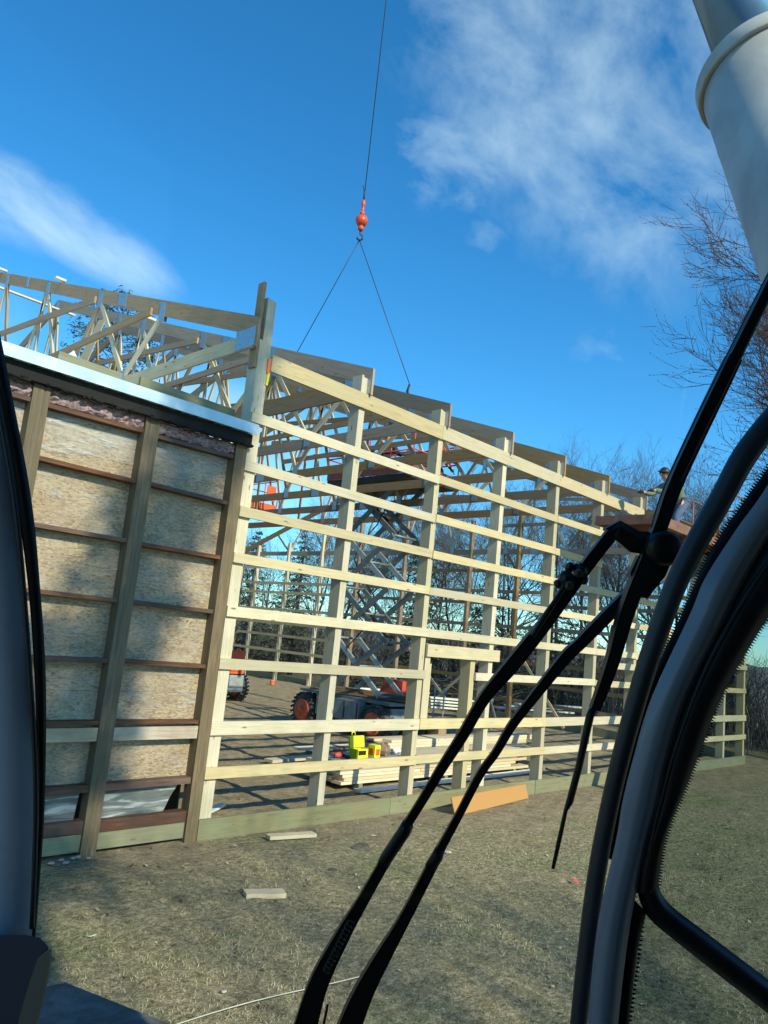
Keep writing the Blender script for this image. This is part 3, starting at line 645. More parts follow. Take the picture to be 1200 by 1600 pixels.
# ------------------------------------------------------------------ scissor lifts
def scissor_lift(label, x0, x1, y0, y1, ztop, panel, orange_box, px=(0, 0)):
    o = thing('scissor_lift', label, 'scissor lift', ((x0+x1)/2, (y0+y1)/2, 0))
    P = lambda name, m, fn, par=o, lab=None: part(name, m, fn, par, lab)
    ch = P('chassis', panel, lambda b: (b.box(x0+0.28, x1-0.28, y0+0.12, y1-0.1, 0.42, 0.80), b.box(x0+0.05, x0+0.28, y0+0.95, y1-0.95, 0.38, 0.86), b.box(x1-0.28, x1-0.05, y0+0.95, y1-0.95, 0.38, 0.86)))
    P('access_panel', 'dark_paint', lambda b: [b.box(x0+0.035, x0+0.049, y0+1.0+0.45*i, y0+1.03+0.45*i, 0.42, 0.82) for i in range(4)], ch)
    P('deck', 'grey_steel', lambda b: (b.box(x0+0.2, x1-0.2, y0+0.1, y1-0.1, 0.865, 0.93),))
    for x in (x0+0.02, x1-0.32):
        for y in (y0+0.45, y1-0.45):
            w = group_node('wheel', o); R_ = 0.43
            def ty(b):
                b.lathe([(0, 0.26), (0.02, 0.36), (0.05, R_-0.03), (0.12, R_), (0.2, R_), (0.26, R_-0.03), (0.29, 0.36), (0.30, 0.26)], (x, y, R_-0.02), (1, 0, 0), 28)
                for k in range(22):
                    th = 2*PI*k/22
                    for sgn, xo in ((1, 0.07), (-1, 0.23)):
                        c = Vector((x+xo, y+math.cos(th+sgn*0.07)*(R_-0.005), R_-0.02+math.sin(th+sgn*0.07)*(R_-0.005)))
                        rd = Vector((0, math.cos(th), math.sin(th)))
                        b.beam(c-Vector((0.07, 0, 0)), c+Vector((0.07, 0, 0))+Vector((0, -rd.z, rd.y))*0.05*sgn, 0.045, 0.05, up=rd)
            P('tyre', 'tyre', ty, w)
            P('rim', 'orange_paint', lambda b: b.lathe([(-0.05, 0.02), (-0.05, 0.09), (-0.012, 0.11), (-0.008, 0.20), (-0.03, 0.25), (0.0, 0.275), (0.30, 0.275), (0.34, 0.1)], (x, y, R_-0.02), (1, 0, 0), 24), w)
    # stack of crossed arms
    n = 4; zb = 1.02; hs_ = (ztop-0.12-zb)/n
    ya, yb = y0+0.65, y1-1.05
    for k in range(n):
        za, zc = zb+k*hs_, zb+(k+1)*hs_
        for x in (x0+0.42, x1-0.42):
            sg = 1 if x > (x0+x1)/2 else -1
            P('scissor_arm', 'grey_steel' if k % 2 else 'light_steel', lambda b: b.beam((x, ya, za), (x, yb, zc), 0.05, 0.13))
            P('scissor_arm', 'grey_steel', lambda b: b.beam((x+0.07*sg, yb, za), (x+0.07*sg, ya, zc), 0.05, 0.13))
        for y, z in ((ya, za), (yb, za), ((ya+yb)/2, (za+zc)/2)):
            P('cross_shaft', 'grey_steel', lambda b: b.tube([(x0+0.38, y, z), (x1-0.38, y, z)], 0.035, 8))
        if k in (1, 3):
            P('hydraulic_cylinder', 'dark_paint', lambda b: (b.tube([((x0+x1)/2, ya+0.3, za+0.15), ((x0+x1)/2, (ya+yb)/2, za+0.55)], 0.07, 10), b.tube([((x0+x1)/2, (ya+yb)/2, za+0.55), ((x0+x1)/2, yb-0.2, zc-0.1)], 0.035, 10)))
    P('hose', 'rubber', lambda b: b.tube([(x0+0.40, (ya+yb)/2+0.5*math.sin(q*1.1), zb+0.2+q*0.45) for q in range(int((ztop-zb-0.3)/0.45))], 0.018, 6))
    pf = P('platform', 'dark_paint', lambda b: b.box(x0-0.05, x1+0.05, y0-0.15, y1-0.55, ztop-0.10, ztop+0.02))
    m = 'orange_paint' if orange_box else 'dull_red'
    P('toe_board', m, lambda b: (b.box(x0-0.075, x0-0.052, y0-0.15, y1-0.55, ztop+0.025, ztop+0.24), b.box(x1+0.052, x1+0.075, y0-0.15, y1-0.55, ztop+0.025, ztop+0.24),
        b.box(x0-0.05, x1+0.05, y0-0.175, y0-0.152, ztop+0.025, ztop+0.24), b.box(x0-0.05, x1+0.05, y1-0.548, y1-0.525, ztop+0.025, ztop+0.24)), pf)
    def rails(b):
        X0, X1, Y0_, Y1_ = x0-0.06, x1+0.06, y0-0.16, y1-0.53
        for z in (ztop+0.6, ztop+1.08):
            b.tube([(X0, Y0_, z), (X1, Y0_, z), (X1, Y1_, z), (X0, Y1_, z), (X0, Y0_, z)], 0.02, 6)
        for i in range(5):
            y = Y0_+(Y1_-Y0_)*i/4
            for x in (X0, X1): b.tube([(x, y, ztop+0.2), (x, y, ztop+1.08)], 0.02, 6)
    P('guard_rail', 'orange_paint' if orange_box else 'red_paint', rails, pf)
    if orange_box:
        P('control_box', 'orange_paint', lambda b: (b.box(x0+0.35, x1-0.35, y0-0.02, y0+0.10, 0.86, 1.58), b.box(x0+0.45, x1-0.45, y0-0.05, y0-0.022, 0.95, 1.25)))
        P('control_box', 'orange_paint', lambda b: b.box(x1-0.42, x1-0.06, y0-0.20, y0-0.178, ztop+0.35, ztop+0.85), pf)
        P('counterweight', 'light_steel', lambda b: b.box(x0+0.30, x1-0.30, y0-0.02, y0+0.10, 0.30, 0.82))
    else:
        P('engine_cover', 'red_paint', lambda b: b.prism([(x1-0.34, y0+0.75, 0.94), (x1-0.34, y0+0.75, 1.40), (x1-0.34, y0+1.35, 1.40), (x1-0.34, y0+1.6, 0.94)], (0.42, 0, 0)))
        P('ladder', 'light_steel', lambda b: ([b.tube([(x1+0.3, y0-0.1+0.3*i, 0.2), (x1+0.3, y0-0.1+0.3*i, 1.35)], 0.02, 6) for i in range(2)], [b.tube([(x1+0.3, y0-0.1, 0.35+0.28*i), (x1+0.3, y0+0.2, 0.35+0.28*i)], 0.015, 6) for i in range(4)]))
        P('toolbox', 'cardboard', lambda b: b.box(x1-0.05, x1+0.25, y0-0.3, y0+0.1, 0.12, 0.55))
    return o
scissor_lift('grey scissor lift with raised dark platform and orange wheels behind the second and third posts', 13.3, 14.95, 12.35, 15.8, 6.42, 'blue_grey_paint', False)
scissor_lift('scissor lift with orange guard rails and orange front box beside the tall post', 13.5, 15.3, 20.25, 23.6, 6.15, 'blue_grey_paint', True)
# planks lying on the near lift's chassis
for k in range(3):
    o = part('plank', 'old_wood', lambda b: b.beam((13.3+0.2*k, 15.0-0.2*k, 1.0+0.045*k), (14.25+0.12*k, 12.2+0.1*k, 0.97+0.045*k), 0.24, 0.04), None)
    tag(o, ['grey plank lying lowest across the chassis of the grey scissor lift', 'grey plank in the middle of those lying across the grey scissor lift', 'grey plank lying uppermost across the chassis of the grey scissor lift'][k], 'plank', 'planks lying on the lift')
# ------------------------------------------------------------------ people
def skinned(name, m, joints, edges, radii, parent, sub=2):
    me = bpy.data.meshes.new(name); org = Vector(parent['_o'])
    me.from_pydata([Vector(j)-org for j in joints], edges, [])
    o = bpy.data.objects.new(name, me); C.objects.link(o); o.parent = parent; me.materials.append(MATS[m])
    sk = o.modifiers.new('Skin', 'SKIN'); sk.use_smooth_shade = True
    for i, r in enumerate(radii):
        rr = r if isinstance(r, tuple) else (r, r)
        me.skin_vertices[0].data[i].radius = rr
    me.skin_vertices[0].data[0].use_root = True
    s = o.modifiers.new('Sub', 'SUBSURF'); s.levels = sub; s.render_levels = sub
    return o
def person(label, base, face, lean=0.0, reach=None, jacket='jacket_dark', pants='jeans', cap='jacket_dark', knee=0.0):
    """base: the point between the feet; face: heading angle; reach: a point for the front hand"""
    o = thing('person', label, 'person', base)
    bx = Vector(base); f = Vector((math.cos(face), math.sin(face), 0)); s = Vector((-f.y, f.x, 0)); up = Vector((0, 0, 1))
    hipz = 0.92-knee*0.35
    hip = bx+up*hipz-f*(0.25*lean)
    td = (up*math.cos(lean)+f*math.sin(lean)); ch = hip+td*0.38; neck = hip+td*0.53; head = neck+(td*0.6+up*0.4).normalized()*0.18+f*0.02
    shl, shr = ch+td*0.08+s*0.19, ch+td*0.08-s*0.19
    def leg(sg):
        a = hip+s*(0.1*sg)-up*0.05; ft = bx+s*(0.14*sg)+f*(0.08*sg); kn = (a+ft)/2+f*(0.04+0.25*knee); kn.z = bx.z+0.48-0.05*knee
        return a, kn, ft+up*0.09, ft+f*0.16+up*0.04
    hl, kl, al, tl = leg(1); hr, kr, ar, tr = leg(-1)
    if reach is None: reach = ch+f*0.45-up*0.1
    reach = Vector(reach)
    def arm(sh, tgt, sg):
        d = tgt-sh; ln = min(d.length, 0.58); tgt = sh+d.normalized()*ln
        el = (sh+tgt)/2-up*(0.10+0.4*max(0, 0.58-ln))+s*0.03*sg; return el, tgt
    el, hl2 = arm(shl, reach+s*0.08, 1); er, hr2 = arm(shr, reach-s*0.08, -1)
    J = [hip, ch, neck, head, head+up*0.10, shl, el, hl2, shr, er, hr2, hl, kl, al, tl, hr, kr, ar, tr]
    E = [(0, 1), (1, 2), (2, 3), (3, 4), (1, 5), (5, 6), (6, 7), (1, 8), (8, 9), (9, 10), (0, 11), (11, 12), (12, 13), (13, 14), (0, 15), (15, 16), (16, 17), (17, 18)]
    Rr = [.13, .15, .055, .085, .07, .06, .042, .03, .06, .042, .03, .09, .06, .045, .04, .09, .06, .045, .04]
    skinned('body', 'skin', J, E, Rr, o)
    skinned('jacket', jacket, [hip+up*0.02, ch, neck-td*0.02, shl, el, hl2-(hl2-el).normalized()*0.05, shr, er, hr2-(hr2-er).normalized()*0.05], [(0, 1), (1, 2), (1, 3), (3, 4), (4, 5), (1, 6), (6, 7), (7, 8)], [.155, .185, .09, .085, .065, .05, .085, .065, .05], o)
    skinned('trousers', pants, [hip-up*0.02, hl, kl, al, hr, kr, ar], [(0, 1), (1, 2), (2, 3), (0, 4), (4, 5), (5, 6)], [.15, .105, .08, .07, .105, .08, .07], o)
    def fingers(b):
        for h, e in ((hl2, el), (hr2, er)):
            d = (h-e).normalized(); sd = d.cross(up).normalized()
            b.tube([h-d*0.02, h+d*0.045], [.034, .042], 8)
            for i in range(4): b.tube([h+d*0.04+sd*(0.03-0.02*i), h+d*(0.09+0.008*(i in (1, 2)))+sd*(0.03-0.02*i)-up*0.012, h+d*0.095+sd*(0.03-0.02*i)-up*0.04], [.010, .010, .008], 6)
            b.tube([h+sd*0.03, h+sd*0.055+d*0.035, h+sd*0.05+d*0.06-up*0.02], [.012, .011, .009], 6)
    b = MB(); fingers(b); b.build('gloves', 'glove', o)
    b = MB()
    for kk in (al, ar): b.tube([kk+up*0.05, kk-up*0.03, kk+f*0.05-up*0.06, kk+f*0.17-up*0.065], [.065, .07, .06, .04], 8)
    b.build('boots', 'boot', o)
    b = MB(); b.lathe([(-0.02, 0.107), (0.03, 0.108), (0.08, 0.09), (0.115, 0.05), (0.125, 0.01)], head+up*0.035, (up+f*0.1), 16)
    b.prism([head+up*0.05+f*0.08+s*0.07, head+up*0.045+f*0.17+s*0.04, head+up*0.045+f*0.17-s*0.04, head+up*0.05+f*0.08-s*0.07], (0, 0, 0.008)); b.build('cap', cap, o)
    b = MB()
    b.tube([head+f*0.095+up*0.02, head+f*0.118-up*0.02, head+f*0.10-up*0.028], [.008, .014, .01], 6)
    for sg in (-1, 1): b.rock(tuple(head+s*0.095*sg), .015, .012, .028, seed=3)
    b.build('nose_and_ears', 'skin', o)
    return o
person('worker in a dark jacket kneeling on the dark lift platform under the trusses', (14.0, 13.9, 6.44), -2.2, 0.35, (13.9, 13.2, 7.1), 'jacket_dark', 'jeans', 'black_plastic', 1.0)
person('worker in a red vest bending at the right end of the dark lift platform', (14.75, 12.75, 6.44), -1.2, 0.85, (15.1, 12.4, 6.75), 'vest_red', 'jacket_dark', 'jacket_dark', 0.6)
person('worker in dark blue clothes standing in the orange railed lift', (14.15, 20.9, 6.17), -1.4, 0.2, None, 'jacket_dark', 'jeans', 'jacket_dark', 0.0)
# ------------------------------------------------------------------ work platform outside the wall, with the reaching worker
wp = thing('work_platform', 'rusty work platform with pipe rails held outside the wall at the right', 'work platform', (15.6, 6.3, 5.0))
part('platform_deck', 'rust', lambda b: (b.box(12.65, 18.3, 5.75, 5.80, 4.86, 5.04), b.box(12.65, 18.3, 6.86, 6.91, 4.86, 5.04), b.box(12.65, 18.3, 5.81, 6.85, 4.94, 4.98), b.box(12.60, 12.645, 5.75, 6.91, 4.86, 5.02)), wp)
part('cross_member', 'rust', lambda b: [b.box(13.2+1.2*k, 13.3+1.2*k, 5.82, 6.84, 4.80, 4.935) for k in range(5)], wp)
def wrail(b):
    for x in (15.6, 16.9, 18.2):
        for y in (5.8, 6.86): b.tube([(x, y, 5.0), (x, y, 6.15)], 0.022, 6)
    for z in (5.6, 6.15):
        b.tube([(15.6, 5.8, z), (18.2, 5.8, z), (18.2, 6.86, z), (15.6, 6.86, z)], 0.022, 6)
part('pipe_rail', 'rust', wrail, wp)
part('support_mast', 'grey_steel', lambda b: (b.beam((16.3, 6.4, 4.79), (14.0, 6.35, 0.1), 0.16, 0.16), b.box(15.9, 18.0, 5.9, 6.8, 4.64, 4.79), b.box(13.7, 14.3, 6.1, 6.6, -0.02, 0.1)), wp)
part('tool_bag', 'black_plastic', lambda b: b.rock((15.6, 5.92, 5.4), .12, .08, .16, seed=4), wp, label='dark tool bag hanging on the rail')
person('worker in a grey green jacket leaning out to grip the truss end at the eave', (15.25, 6.6, 5.0), 2.85, 0.85, (14.35, 7.05, 5.80), 'jacket_green', 'jeans', 'black_plastic', 0.3)
# ------------------------------------------------------------------ crane line, hook ball, slings
HX, HY, HZ = 8.93, 10.13, 10.22
hb_ = thing('hook_ball', 'red headache ball with hook hanging from the crane line in the sky', 'crane hook', (HX, HY, HZ))
part('ball', 'ball_red', lambda b: b.lathe([(0.12*math.cos(a), max(0.12*math.sin(a), 0.001)) for a in np.linspace(0, PI, 15)], (HX, HY, HZ), (0, 0, 1), 24), hb_)
part('swivel', 'ball_red', lambda b: (b.lathe([(0.11, 0.05), (0.17, 0.045), (0.2, 0.028), (0.3, 0.026), (0.32, 0.04), (0.40, 0.035), (0.44, 0.015)], (HX, HY, HZ), (0, 0, 1), 12), b.lathe([(-0.21, 0.03), (-0.19, 0.055), (-0.15, 0.06), (-0.13, 0.05), (-0.11, 0.05)], (HX, HY, HZ), (0, 0, 1), 14)), hb_)
part('hook', 'dark_paint', lambda b: b.tube([(HX, HY, HZ-0.2), (HX, HY, HZ-0.27), (HX+0.03, HY-0.03, HZ-0.31), (HX+0.035, HY-0.035, HZ-0.37), (HX, HY, HZ-0.41), (HX-0.035, HY+0.035, HZ-0.37), (HX-0.035, HY+0.035, HZ-0.34)], [.018, .018, .02, .022, .022, .018, .008], 8), hb_)
part('rope_clip', 'dark_paint', lambda b: (b.tube([(HX, HY, HZ+0.42), (HX-0.012, HY, HZ+0.6), (HX-0.04, HY+0.02, HZ+0.72)], [.02, .012, .008], 6)), hb_)
o = MB().tube([(HX, HY, HZ+0.4), (HX+0.03, HY, HZ+25)], 0.0085, 6).build('hoist_rope', 'cable'); tag(o, 'long thin steel hoist line dropping from the boom tip to the red ball', 'cable')
tx = TX[2]
o = MB().tube([(HX, HY, HZ-0.40), (tx, 8.56, 6.72)], 0.0075, 6).build('sling_cable', 'cable'); tag(o, 'right hand sling cable from the hook down to the near truss end', 'cable', 'lifting sling legs')
part('shackle', 'dark_paint', lambda b: (b.tube([(tx, 8.56, 6.72), (tx, 8.60, 6.60), (tx+0.03, 8.58, 6.52)], [.02, .024, .018], 6)), o)
o = MB().tube([(HX, HY, HZ-0.40), (tx, 11.9, 7.75)], 0.0075, 6).build('sling_cable', 'cable'); tag(o, 'left hand sling cable from the hook down behind the second truss', 'cable', 'lifting sling legs')
# ------------------------------------------------------------------ lumber and small things on the ground
def single(name, m, fn, label, cat, group=None):
    b = MB(); fn(b)
    c = Vector((sum(p[0] for p in b.v)/len(b.v), sum(p[1] for p in b.v)/len(b.v), min(p[2] for p in b.v)))
    o = b.build(name, m, None, origin=c); tag(o, label, cat, group); return o
for k in range(6):
    single('board', 'treated_green', lambda b: b.beam((9.2+1.1*k, 8.95, 0.045), (9.2+1.1*k, 9.95, 0.045), 0.09, 0.085), 'short bearer block under the pile of new lumber', 'board', 'bearers under the lumber pile')
SG = 'boards in the pile of new lumber'
for lay in range(6):
    z = 0.115+0.05*lay+0.004*lay
    for r in range(4):
        y = 9.08+0.24*r
        xs = [8.72+random.uniform(0, .12), 11.2+random.uniform(-.9, .9), 13.7+random.uniform(-.3, .5)]
        if lay == 5: xs = [10.0+random.uniform(-.2, .6), 12.0, 14.6+random.uniform(-.6, .5)] if r else [9.9, 12.3, 13.9]
        for a, c in zip(xs, xs[1:]):
            single('board', 'lumber', lambda b: b.beam((a, y+random.uniform(-.01, .01), z), (c-0.012, y, z), 0.23, 0.048), 'fresh pale board in the long lumber pile behind the third post', 'board', SG)
for lay in range(9):
    for r in range(2):
        xs = [11.2+random.uniform(0, .3), 13.4+random.uniform(-.6, .6), 16.4+random.uniform(-.3, .4)]
        for a, c in zip(xs, xs[1:]):
            single('board', 'lumber', lambda b: b.beam((a, 10.55+0.25*r, 0.03+0.052*lay), (c-0.012, 10.55+0.25*r, 0.03+0.052*lay), 0.235, 0.048), 'fresh board in the second taller lumber pile farther inside the frame', 'board', 'boards in the far lumber pile')
single('board', 'white_board', lambda b: b.beam((8.9, 8.72, 0.05), (14.2, 8.84, 0.05), 0.16, 0.04), 'long whitish board on the ground in front of the lumber pile', 'board')
single('board', 'lumber', lambda b: b.beam((8.95, 11.05, 0.09), (11.6, 11.3, 0.09), 0.22, 0.05), 'loose pale board on the dirt left of the lumber pile', 'board')
single('board', 'lumber', lambda b: b.beam((10.1, 11.65, 0.16), (12.4, 11.7, 0.16), 0.2, 0.05), 'short pale board lying above the loose board on the dirt', 'board')
single('board', 'treated_green', lambda b: b.beam((10.6, 10.9, 0.045), (10.6, 11.9, 0.045), 0.09, 0.05), 'dark bearer under the loose pale board', 'board')
single('sheet', 'light_steel', lambda b: b.box(8.85, 10.6, 9.2, 9.75, 0.413, 0.425), 'grey metal sheet lying on the left end of the lumber pile', 'metal sheet')
# yellow tool case and other things on the pile
yc = thing('tool_case', 'bright yellow open tool case on the lumber pile', 'tool case', (9.45, 9.35, 0.375))
yc_s = 0.78
part('case_body', 'yellow_plastic', lambda b: (b.box(9.28, 9.62, 9.20, 9.215, 0.376, 0.56), b.box(9.28, 9.30, 9.216, 9.40, 0.376, 0.56), b.box(9.60, 9.62, 9.216, 9.40, 0.376, 0.56), b.box(9.28, 9.62, 9.402, 9.42, 0.376, 0.56), b.box(9.301, 9.599, 9.217, 9.40, 0.376, 0.39)), yc)
part('case_lid', 'yellow_plastic', lambda b: b.prism([(9.24, 9.36, 0.575), (9.66, 9.36, 0.575), (9.66, 9.40, 0.80), (9.24, 9.40, 0.80)], (0, 0.05, 0)), yc)
part('case_label', 'black_plastic', lambda b: (b.box(9.34, 9.56, 9.196, 9.199, 0.44, 0.53),), yc)
part('case_handle', 'yellow_plastic', lambda b: b.tube([(9.40, 9.51, 0.80), (9.41, 9.52, 0.86), (9.49, 9.52, 0.86), (9.50, 9.51, 0.80)], 0.012, 6), yc)
yb_ = thing('nail_box', 'small yellow and red nail box right of the open yellow tool case', 'box', (9.82, 9.3, 0.375))
part('box_body', 'yellow_plastic', lambda b: b.box(9.72, 9.90, 9.20, 9.42, 0.376, 0.64), yb_)
part('box_label', 'orange_paint', lambda b: (b.box(9.76, 9.88, 9.195, 9.199, 0.42, 0.56), b.box(9.715, 9.719, 9.24, 9.38, 0.42, 0.56)), yb_)
dr = thing('cordless_drill', 'red and black cordless drill lying left of the yellow case', 'drill', (9.02, 9.35, 0.375))
part('drill_body', 'red_paint', lambda b: (b.tube([(8.92, 9.34, 0.43), (9.0, 9.34, 0.43), (9.10, 9.35, 0.43)], [.03, .045, .045], 10),), dr)
part('drill_handle', 'black_plastic', lambda b: (b.tube([(9.08, 9.35, 0.43), (9.12, 9.28, 0.41), (9.15, 9.22, 0.40)], [.03, .025, .04], 8), b.tube([(8.86, 9.34, 0.43), (8.92, 9.34, 0.43)], [.012, .025], 8)), dr)
single('bag', 'brown_paper', lambda b: (b.rock((10.08, 9.35, 0.47), .12, .14, .13, 9, 6, 11), b.rock((10.22, 9.42, 0.44), .1, .1, .1, 8, 5, 2)), 'crumpled brown paper bag right of the yellow nail box', 'bag')
single('bag', 'white_board', lambda b: b.rock((10.6, 9.5, 0.42), .13, .07, .045, 8, 5, 5), 'crumpled white plastic bag on the pile', 'bag')
single('extension_cord', 'red_paint', lambda b: b.tube([(9.1+0.1*math.cos(t*0.9)+0.01*t, 9.55+0.08*math.sin(t*0.9), 0.39+0.008*t) for t in range(18)], 0.010, 6), 'coiled red extension cord behind the drill', 'cord')
# propped plywood board
single('board', ['plywood_orange'], lambda b: b.prism([(9.33, 7.10, -0.01), (11.75, 7.42, -0.01), (11.75, 7.50, 0.20), (9.33, 7.20, 0.23)], (0.0, 0.02, 0.005)), 'orange plywood strip leaning against the skirt board near the door opening', 'board')
single('board', 'lumber', lambda b: b.beam((6.02, 7.28, 0.03), (6.62, 7.14, 0.03), 0.13, 0.04), 'short pale offcut lying by the skirt board right of the barn corner', 'board')
single('board', 'lumber', lambda b: b.beam((4.63, 5.83, 0.04), (4.97, 5.68, 0.035), 0.14, 0.045), 'short pale block of wood alone on the lawn', 'board')
single('board', 'white_board', lambda b: b.beam((5.56, 8.25, 0.03), (6.4, 8.75, 0.05), 0.1, 0.03), 'white board on the dirt just inside the tall post', 'board')
single('board', 'old_wood', lambda b: b.beam((4.95, 8.2, 0.06), (5.3, 8.6, 0.03), 0.09, 0.03), 'grey lath on the dirt behind the barn corner', 'board')
STN = 'stones and clods on the lawn'
for (px_, py_, s, m, lab) in ((565, 1325, .13, 'clod', 'flat pale clod of clay on the bare strip'), (700, 1332, .05, 'stone', 'small pale stone between the wiper arms'), (350, 1550, .022, 'stone', 'tiny white pebble low on the lawn'), (640, 1290, .06, 'stone', 'pale stone chip below the skirt board beside the wiper arm'),
                          (658, 1290, .05, 'stone', 'second pale stone chip below the skirt board'), (520, 1360, .06, 'clod', 'reddish clod below the clay patch'), (583, 1307, .05, 'stone', 'stone near the skirt board left of the wiper arm'), (230, 1388, .015, 'stone', 'tiny pebble in the grass below the barn')):
    p = onZ(px_, py_)
    single('stone', m, lambda b: b.rock((p.x, p.y, 0.005), s, s*0.8, s*0.28, 9, 5, int(px_)), lab, 'stone', None)
def flag_(b):
    p = onZ(900, 1380)
    b.prism([(p.x-0.02, p.y, 0.02), (p.x+0.03, p.y-0.02, 0.0), (p.x+0.035, p.y+0.02, 0.035), (p.x-0.01, p.y+0.02, 0.045)], (0, 0.004, 0.004))
single('flagging_scrap', 'red_cloth', flag_, 'scrap of bright red flagging tape on the grass', 'tape scrap')
def strg(b):
    A, B_ = onZ(262, 1605, 0.03), onZ(480, 1545, 0.03)
    b.tube([A+(B_-A)*t+Vector((0, 0, 0.015*math.sin(PI*t))) for t in np.linspace(0, 1.6, 12)], 0.0035, 5)
single('string_line', 'string', strg, 'pale string line stretched low over the lawn', 'string')
def wire_(b): b.tube([onZ(130, 1462, .02), onZ(142, 1463, .025), onZ(150, 1460, .03)], [.003, .004, .006], 5)
single('straw', 'string', wire_, 'pale straw lying on the lawn below the barn', 'straw')
p = onZ(425, 1070); single('bucket', 'orange_plastic', lambda b: b.lathe([(0, .08), (.02, .09), (.17, .11), (.18, .12), (.20, .12), (.195, .105), (.03, .08)], (p.x, p.y, 0), (0, 0, 1), 16), 'small orange bucket far back on the dirt floor', 'bucket')
for k in range(4):
    single('board', 'white_board', lambda b: b.beam((20.4, 16.95+0.02*k, 0.3+0.1*k), (21.9, 15.9, 0.3+0.1*k), 0.3, 0.05), 'white board in the small stack at the far end of the floor', 'board', 'white boards stacked at the far end')
for k in range(3):
    single('board', 'white_board', lambda b: b.beam((23.6+0.2*k, 16.5-0.3*k, 0.35+0.1*k), (26.4+0.3*k, 15.0, 0.35+0.1*k), 0.3, 0.05), 'white board in the long stack beyond the gable posts', 'board', 'white boards stacked beyond the gable')
single('board', 'white_board', lambda b: b.beam((19.3, 19.4, 0.6), (21.4, 17.9, 0.65), 0.25, 0.06), 'single white plank resting behind the grey scissor lift', 'board')
yc.location.z += 0.052; yb_.location.z += 0.052; dr.location.z += 0.052
for o_ in [q for q in C.objects if q.get('category') in ('bag', 'cord') and q.parent is None]: o_.location.z += 0.052
yc.scale = (0.8, 0.8, 0.8); yb_.scale = (0.75, 0.75, 0.75)
# sawhorses carrying the white boards' neighbours at the back
for k, (x, y) in enumerate(((21.0, 15.2), (19.2, 14.2))):
    single('sawhorse', 'grey_steel', lambda b: (b.beam((x-0.5, y, 0.75), (x+0.5, y, 0.75), 0.09, 0.09), [b.beam((x+sx*0.4, y, 0.72), (x+sx*0.45, y+sy*0.28, 0.0), 0.05, 0.05) for sx in (-1, 1) for sy in (-1, 1)]), ['dark sawhorse nearer the gable wall', 'dark sawhorse between the fourth and fifth posts'][k], 'sawhorse', 'sawhorses on the dirt floor')
# chips, leaves and crumbs of soil strewn over the lawn and the trampled strip
def litter():
    b = MB(); rs = random.Random(12)
    for i in range(3200):
        a = rs.uniform(-0.35, 1.6); r = 2.6+13*rs.random()**1.2; x, y = r*math.cos(a), r*math.sin(a)
        if y > 7.5 and rs.random() < .6: continue
        s = rs.uniform(.003, .010)*(1+r/14); z = gz(x, y)+0.004; th = rs.uniform(0, PI); e1 = Vector((math.cos(th), math.sin(th), rs.uniform(-.4, .6)))*s*rs.uniform(1, 2.2); e2 = Vector((-math.sin(th), math.cos(th), rs.uniform(-.4, .4)))*s
        c = Vector((x, y, z+abs(e1.z)+0.004)); u = rs.random(); b.add([c-e1, c+e2, c+e1, c-e2], [(0, 1, 2, 3)], [[(u, 0)]*4])
    return b
def litter_m(t, o):
    uv = uvn(t); s = N(t, 'ShaderNodeSeparateXYZ'); L(t, uv, s.inputs[0])
    bsdf(t, o, ramp(t, s.outputs[0], [(0.0, (0.05, 0.035, 0.025)), (0.45, (0.16, 0.11, 0.065)), (0.8, (0.30, 0.24, 0.15)), (1.0, (0.5, 0.44, 0.32))]), 0.85, spec=0.2)
mat('litter', litter_m)
tag(litter().build('litter', 'litter'), 'dead leaves, wood chips and crumbs of soil on the ground', 'litter', kind='stuff')
# brush heap
def heap(cx, cy, rx, ry, h, n):
    b = MB()
    for i in range(n):
        a = random.uniform(0, 2*PI); r = random.random()**0.5; x, y = cx+rx*r*math.cos(a), cy+ry*r*math.sin(a); z = h*(1-r*r)*random.random()+0.05
        d = Vector((random.gauss(0, 1), random.gauss(0, 1), random.gauss(0, .3))).normalized()*random.uniform(.3, 1.2)
        m_ = Vector((x, y, z)); b.tube([m_-d, m_+Vector((0, 0, random.uniform(0, .12))), m_+d*0.9], [random.uniform(.015, .04), .02, .006], 4, caps=False)
    return b.build('brush_heap', 'twig_grey')
tag(heap(25.6, 19.6, 2.2, 1.8, 1.1, 420), 'heap of cut branches behind the gable end of the frame', 'brush pile', kind=None)
tag(heap(26.0, 24.6, 1.8, 2.0, 0.8, 260), 'lower heap of cut branches left of the larger one', 'brush pile')
